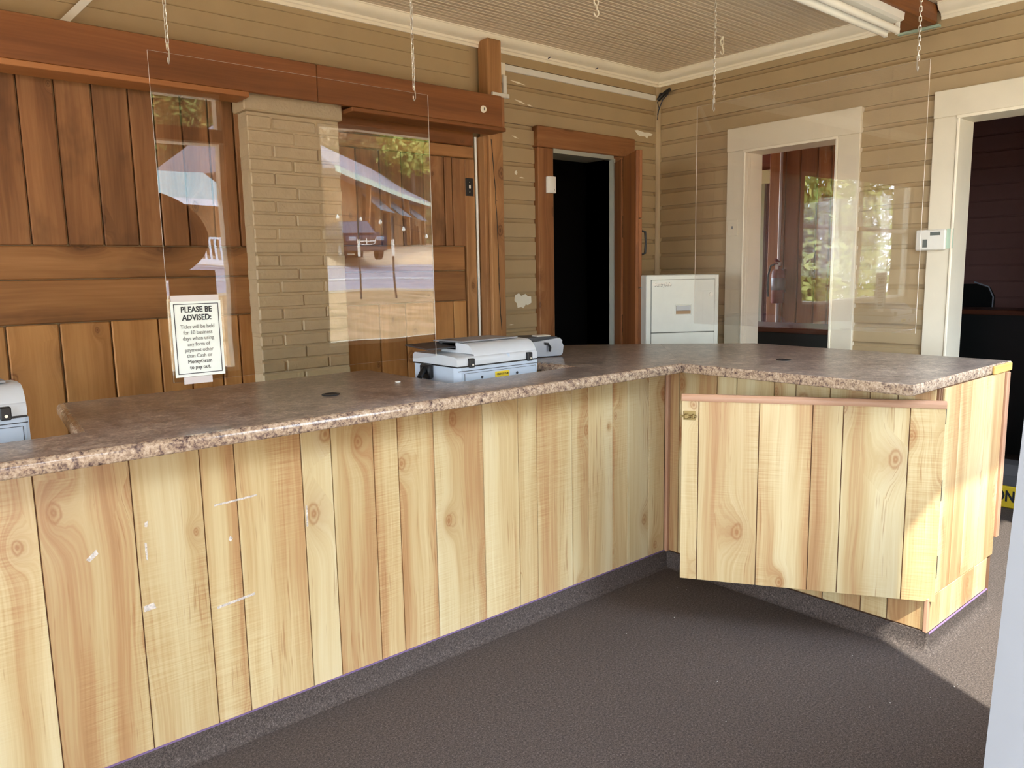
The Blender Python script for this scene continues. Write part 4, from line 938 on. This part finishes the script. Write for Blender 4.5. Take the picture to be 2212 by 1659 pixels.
def strip(y0, y1, x0=-40, x1=90, lift=0.0, n=4):
    mb = MB(); ys = [y0+(y1-y0)*i/n for i in range(n+1)]
    ys = sorted(set(ys+[p[0] for p in PROF if y1 < p[0] < y0]), reverse=True)
    vs = []
    for yy in ys: vs += [(x0, yy, gz(yy)+lift), (x1, yy, gz(yy)+lift)]
    return mb.add(vs, [(2*i, 2*i+1, 2*i+3, 2*i+2) for i in range(len(ys)-1)])
g_front = struct('ground', strip(0.1, -17.6), m_grass)
struct('bounce_slab', MB().box(-8, 14, -4.2, 0.05, -0.3, -0.085), plain('pale bounce surface', (176,172,164), 0.9))  # unseen pale slab added to bounce sunlight up to the ceiling
struct('road', strip(-17.6, -24.6, lift=0.01), m_road)
struct('kerb', MB().box(-40, 90, -17.75, -17.45, gz(-17.6)-0.1, gz(-17.6)+0.06), plain('pale kerb concrete', (216,204,180), 0.9))
rd = bpy.data.objects['road']
for yy in (-20.3, -20.55): strip(yy, yy-0.12, lift=0.025).build('road_line', m_line, rd)
strip(-23.9, -24.05, lift=0.025).build('road_line', m_line, rd)
struct('terrain', strip(-24.6, -42), m_dirt)
def hz(x, y):
    k = min(1.0, max(0.0, (60-x)/22)); k = k*k*(3-2*k)
    return gz(y)*0+3.6+(min(1.0, max(0.0, (-42-y)/70))**0.8)*44*k*(1+0.05*math.sin(x*0.31)+0.05*math.sin(x*0.13+y*0.2))
hm = MB(); NX, NY = 44, 14; vs = []
for j in range(NY+1):
    for i in range(NX+1):
        x, y = -30+i*3.2, -42-j*6.0; vs.append((x, y, hz(x, y)))
hm.add(vs, [(j*(NX+1)+i, j*(NX+1)+i+1, (j+1)*(NX+1)+i+1, (j+1)*(NX+1)+i) for j in range(NY) for i in range(NX)])
def forest_mat():
    t = NT('brown green forest floor'); v, r = t.objco(False)
    a_ = t.noise(v, 0.35, 6, 0.7); b_ = t.noise(v, 1.6, 4, 0.7)
    f = t.math('ADD', t.math('MULTIPLY', a_, 0.5), t.math('MULTIPLY', b_, 0.5))
    return t.bsdf(t.ramp(f, [(0.36,(44,40,30)),(0.46,(92,80,60)),(0.54,(120,112,72)),(0.64,(168,160,108))]), 0.95, bump=b_, bstr=1.0, bdist=0.8, spec=0.1)
struct('hill', hm, forest_mat(), 60)
struct('yard', MB().box(-20, 30, 6.5, 40, -0.3, -0.1), m_grass)
struct('yard_side', MB().box(-30, 0, 4.2, 6.5, -0.3, -0.1), m_grass)
struct('side_lot', MB().box(-30, -3.75, -4.2, 4.2, -0.3, -0.09), m_dirt)
# car facing the shop
m_car = plain('dark navy car paint', (40,40,58), 0.15, 0.3)
m_carglass = plain('dark car glass', (70,74,88), 0.1)
ca = thing('car', 'dark navy car parked on the dirt lot, mirrored in the long acrylic screen', 'car', (17.25, -25.7, gz(-25.7)+0.03), math.radians(12))
MB().prism([(2.3,0.35),(2.33,0.75),(2.2,0.95),(1.2,1.08),(-1.9,1.08),(-2.2,0.9),(-2.2,0.35)], 'X', -0.92, 0.92).build('body', m_car, ca, smooth=30)
cab = MB().add([(-0.86,1.25,1.07),(0.86,1.25,1.07),(0.86,-2.0,1.07),(-0.86,-2.0,1.07),(-0.68,0.45,1.70),(0.68,0.45,1.70),(0.68,-1.7,1.68),(-0.68,-1.7,1.68)],[(4,5,6,7),(0,1,5,4),(1,2,6,5),(2,3,7,6),(3,0,4,7)])
cab.build('cabin', m_car, ca)
MB().add([(-0.76,1.20,1.12),(0.76,1.20,1.12),(0.62,0.52,1.66),(-0.62,0.52,1.66)],[(0,1,2,3)]).xform(Matrix.Translation((0,0.03,0.01))).build('windshield', m_carglass, ca)
for s in (-1, 1):
    MB().add([(s*0.84,1.0,1.12),(s*0.70,0.4,1.62),(s*0.70,-1.5,1.62),(s*0.84,-1.7,1.12)],[(0,1,2,3)]).xform(Matrix.Translation((s*0.02,0,0))).build('side_window', m_carglass, ca)
    MB().box(s*0.62-0.17, s*0.62+0.17, 2.22, 2.34, 0.74, 0.92, bev=0.03).build('headlight', m_silver, ca)
    MB().box(s*0.98-0.09, s*0.98+0.09, 0.85, 1.0, 1.05, 1.18, bev=0.02).build('mirror', m_car, ca)
    for yy in (1.45, -1.4):
        wh = MB().cyl((s*0.74,yy,0.36),(s*0.95,yy,0.36),0.36,n=20).build('wheel', m_black, ca, True); MB().cyl((s*0.95,yy,0.36),(s*0.965,yy,0.36),0.22,n=12).build('rim', m_silver, wh)
MB().box(-0.42,0.42,2.30,2.36,0.62,0.84,bev=0.02).build('grille', m_black, ca)
gr = MB().box(-0.42,0.42,2.345,2.375,0.72,0.76,bev=0.005).box(-0.025,0.025,2.345,2.378,0.62,0.86,bev=0.005)
gr.tube([(-0.42,2.36,0.84),(-0.36,2.36,0.64),(-0.2,2.37,0.60),(0.2,2.37,0.60),(0.36,2.36,0.64),(0.42,2.36,0.84)],0.022,6); gr.build('grille_chrome', m_metal, ca)
MB().box(-0.88,0.88,2.26,2.34,0.34,0.58,bev=0.03).build('bumper', m_pdark, ca)
# brown barn across the road
m_barn = wood('tan barn siding', [(0.3,(178,140,98)),(0.6,(150,112,74)),(0.8,(112,80,52))], streak=4, knots=0, rough=0.8, tone=0.05)
m_roofg = plain('grey metal roofing', (150,144,150), 0.6, 0.0)
m_mint = plain('mint fascia paint', (196,212,196), 0.6)
bn = thing('barn', 'brown barn with a grey metal roof across the road, mirrored in the screen', 'building', (21.0, -31.5, 2.8), math.radians(-42))
MB().box(-3.2,16,-7,0,-0.9,3.7).build('wall', m_barn, bn)
MB().prism([(1.0,3.42),(1.0,3.52),(-3.5,6.1),(-8,3.52),(-8,3.42)], 'X', -5.8, 16.6).build('roof', m_roofg, bn)
MB().box(-5.8,16.6,1.0,1.06,3.30,3.56).build('fascia', m_mint, bn)
for x0 in (0.6, 4.6, 9.0):
    MB().prism([(0.02,3.15),(1.1,2.15),(1.1,2.1),(0.02,3.07)], 'X', x0, x0+2.9).build('awning', plain('blue grey awning', (112,122,130), 0.5), bn)
    MB().box(x0+0.2,x0+2.5,0.0,0.03,0.2,2.2).build('doorway', m_blackwall, bn)
for x0 in (-0.2, 3.9, 8.2, 12.4): MB().box(x0,x0+0.22,0.5,0.72,-0.6,3.45).build('post', m_post, bn)
for k in range(7): MB().box(11.5+k*0.25,11.56+k*0.25,0.08,0.2,-0.1,1.5+0.2*(k%3)).build('leaning_board', m_post, bn)
# white porch house with a pale metal roof
m_whitep = plain('white porch paint', (232,232,236), 0.6)
m_teal = plain('pale teal metal roof', (150,168,164), 0.4, 0.2)
ph = thing('porch_house', 'white porch house with a pale metal roof, mirrored behind the oval sticker', 'building', (9.6, -25.2, 2.15), 0)
MB().box(-9,2.2,-6,-1.6,-0.5,2.2).build('wall', m_barn, ph)
MB().prism([(0.4,2.15),(0.4,2.25),(-3.4,3.75),(-3.4,3.65)], 'X', -9.5, 2.6).build('roof', m_teal, ph)
MB().box(-9.5,2.6,0.38,0.44,2.0,2.24).build('fascia', m_whitep, ph)
MB().box(-9.2,2.2,-1.6,0.3,-0.5,0.0).build('deck', m_whitep, ph)
for x0 in (-8.8,-6,-3.2,-0.6,2.0): MB().box(x0,x0+0.16,0.1,0.26,0.0,2.05).build('porch_post', m_whitep, ph)
MB().box(-9.0,2.1,0.15,0.23,0.78,0.86).build('handrail', m_whitep, ph)
for k in range(56): MB().box(-8.9+k*0.2,-8.83+k*0.2,0.16,0.22,0.0,0.78).build('baluster', m_whitep, ph)
# string lights on stakes in the yard
m_bulb = plain('frosted bulb glass', (240,238,226), 0.2)
sl = thing('string_light', 'string of white bulbs on thin stakes in the yard, mirrored in the screen', 'lights', (11.5, -15.5, 0.8))
for k, (dx_, zz) in enumerate(((-1.2,3.25),(-0.4,3.22),(0.4,3.15),(1.1,3.05),(1.9,2.85),(2.8,2.65))):
    MB().lathe([(0.0,-0.07),(0.045,-0.04),(0.05,0.0),(0.025,0.05),(0.02,0.08)], (dx_,0,zz-0.8), 10).build('bulb', m_bulb, sl, True)
MB().tube([(-2.4,0,2.62),(-1.2,0,2.53),(-0.4,0,2.50),(0.4,0,2.43),(1.1,0,2.33),(1.9,0,2.13),(2.8,0,1.93),(4,0,1.8)], 0.012, 5).build('cord', m_black, sl)
for dx_ in (0.35, 1.55): MB().cyl((dx_,0,-0.3),(dx_-0.05,0,2.4),0.03,n=6).build('stake', m_dark, sl); MB().cyl((dx_-0.03,0,1.25),(dx_-0.04,0,1.75),0.045,n=6).build('stake_sleeve', m_white, sl)
# trees: trunk and a crown of many small leaf blades
def leaf_mat(name, a, b):
    t = NT(name); v, r = t.objco(False); nz = t.noise(v, 1.4, 4, 0.6)
    p = t.bsdf(t.ramp(nz, [(0.35,a),(0.65,b)]), 0.7, spec=0.2); return p
m_leaf1 = leaf_mat('olive leaves', (112,124,66), (186,186,106)); m_leaf2 = leaf_mat('autumn brown leaves', (134,110,84), (196,168,126)); m_leaf3 = leaf_mat('bright green leaves', (136,158,76), (214,214,124))
m_bark = plain('grey bark', (110,96,80), 0.9)
def crown_mb(n, rx, rz, s, seed):
    rg = random.Random(seed); mb = MB()
    cl = [(rg.gauss(0,0.45)*rx, rg.gauss(0,0.45)*rx, rg.uniform(-0.9,0.9)*rz) for _ in range(26)]
    vs, fs = [], []
    for i in range(n):
        c = rg.choice(cl); p = Vector((c[0]+rg.gauss(0,0.20)*rx, c[1]+rg.gauss(0,0.20)*rx, c[2]+rg.gauss(0,0.16)*rz))
        a = Vector((rg.gauss(0,1),rg.gauss(0,1),rg.gauss(0,1))).normalized()*s; b = a.orthogonal().normalized()*s*0.5
        k = len(vs); vs += [p-a, p+b, p+a, p-b]; fs.append((k,k+1,k+2,k+3))
    mb.v = [tuple(v) for v in vs]; mb.f = fs; mb.mi = [0]*len(fs); return mb
crowns = []
for i, (mt, n) in enumerate(((m_leaf1,5200),(m_leaf2,4400),(m_leaf3,4800))):
    me = crown_mb(n, 3.2, 4.2, 0.32, 11+i)
    m2 = bpy.data.meshes.new('crown'); m2.from_pydata(me.v, [], me.f); m2.materials.append(mt); crowns.append(m2)
trunk_me = MB().cyl((0,0,-0.5),(0.1,0,7),0.22,0.12,8).cyl((0.07,0,4.0),(1.6,0.4,7.2),0.09,0.04,6).cyl((0.05,0,3.4),(-1.5,-0.5,6.4),0.09,0.04,6).mesh('trunk', m_bark, True)
bush_me = []
for i, mt in enumerate((m_leaf1, m_leaf3)):
    me = crown_mb(16000, 3.6, 3.8, 0.14, 41+i); m2 = bpy.data.meshes.new('crown'); m2.from_pydata(me.v, [], me.f); m2.materials.append(mt); bush_me.append(m2)
LBL = ['olive green tree on the hill beyond the road, seen only as a reflection', 'brown autumn tree on the hill beyond the road, seen only as a reflection', 'bright green tree on the hill beyond the road, seen only as a reflection']
def tree(x, y, z, k, sc, label=None, group='trees on the hill beyond the road', crown=None):
    t = thing('tree', label or LBL[k], 'tree', (x, y, z), random.uniform(0, 6), group); t.scale = (sc, sc, sc*random.uniform(0.9, 1.2))
    for nm, me, zz in (('trunk', trunk_me, 0), ('crown', crown or crowns[k], 7.0 if crown is None else 6.0)):
        o = bpy.data.objects.new(nm, me); col.objects.link(o); o.parent = t; o.location = (0, 0, zz)
        if nm == 'crown': o['kind'] = 'stuff'
rt = random.Random(5)
for row, (yy, n, sp_, xa) in enumerate(((-47, 4, 4.6, 13.5), (-47, 5, 6.0, 35), (-57, 8, 6.4, 15), (-68, 8, 7.2, 18))):
    for i in range(n):
        x = xa+i*sp_+rt.uniform(-0.6,0.6); y = yy+rt.uniform(-1,1)
        if x > 52: continue
        tree(x, y, hz(x, y)-1.2, rt.choice((0,1,1,2)), rt.uniform(0.75,0.95))
BUSH = [(-12.0,11.0),(-9.0,9.6),(-6.2,11.2),(-3.6,9.4),(-0.8,10.8),(1.8,9.4)]
for i, (x, y) in enumerate(BUSH):
    tree(x, y, -3.4, 0, 0.75, ('low olive bush outside the rear window, seen only in the return screen', 'bright green bush outside the rear window, seen only in the return screen')[i % 2], 'bushes outside the rear window', bush_me[i % 2])
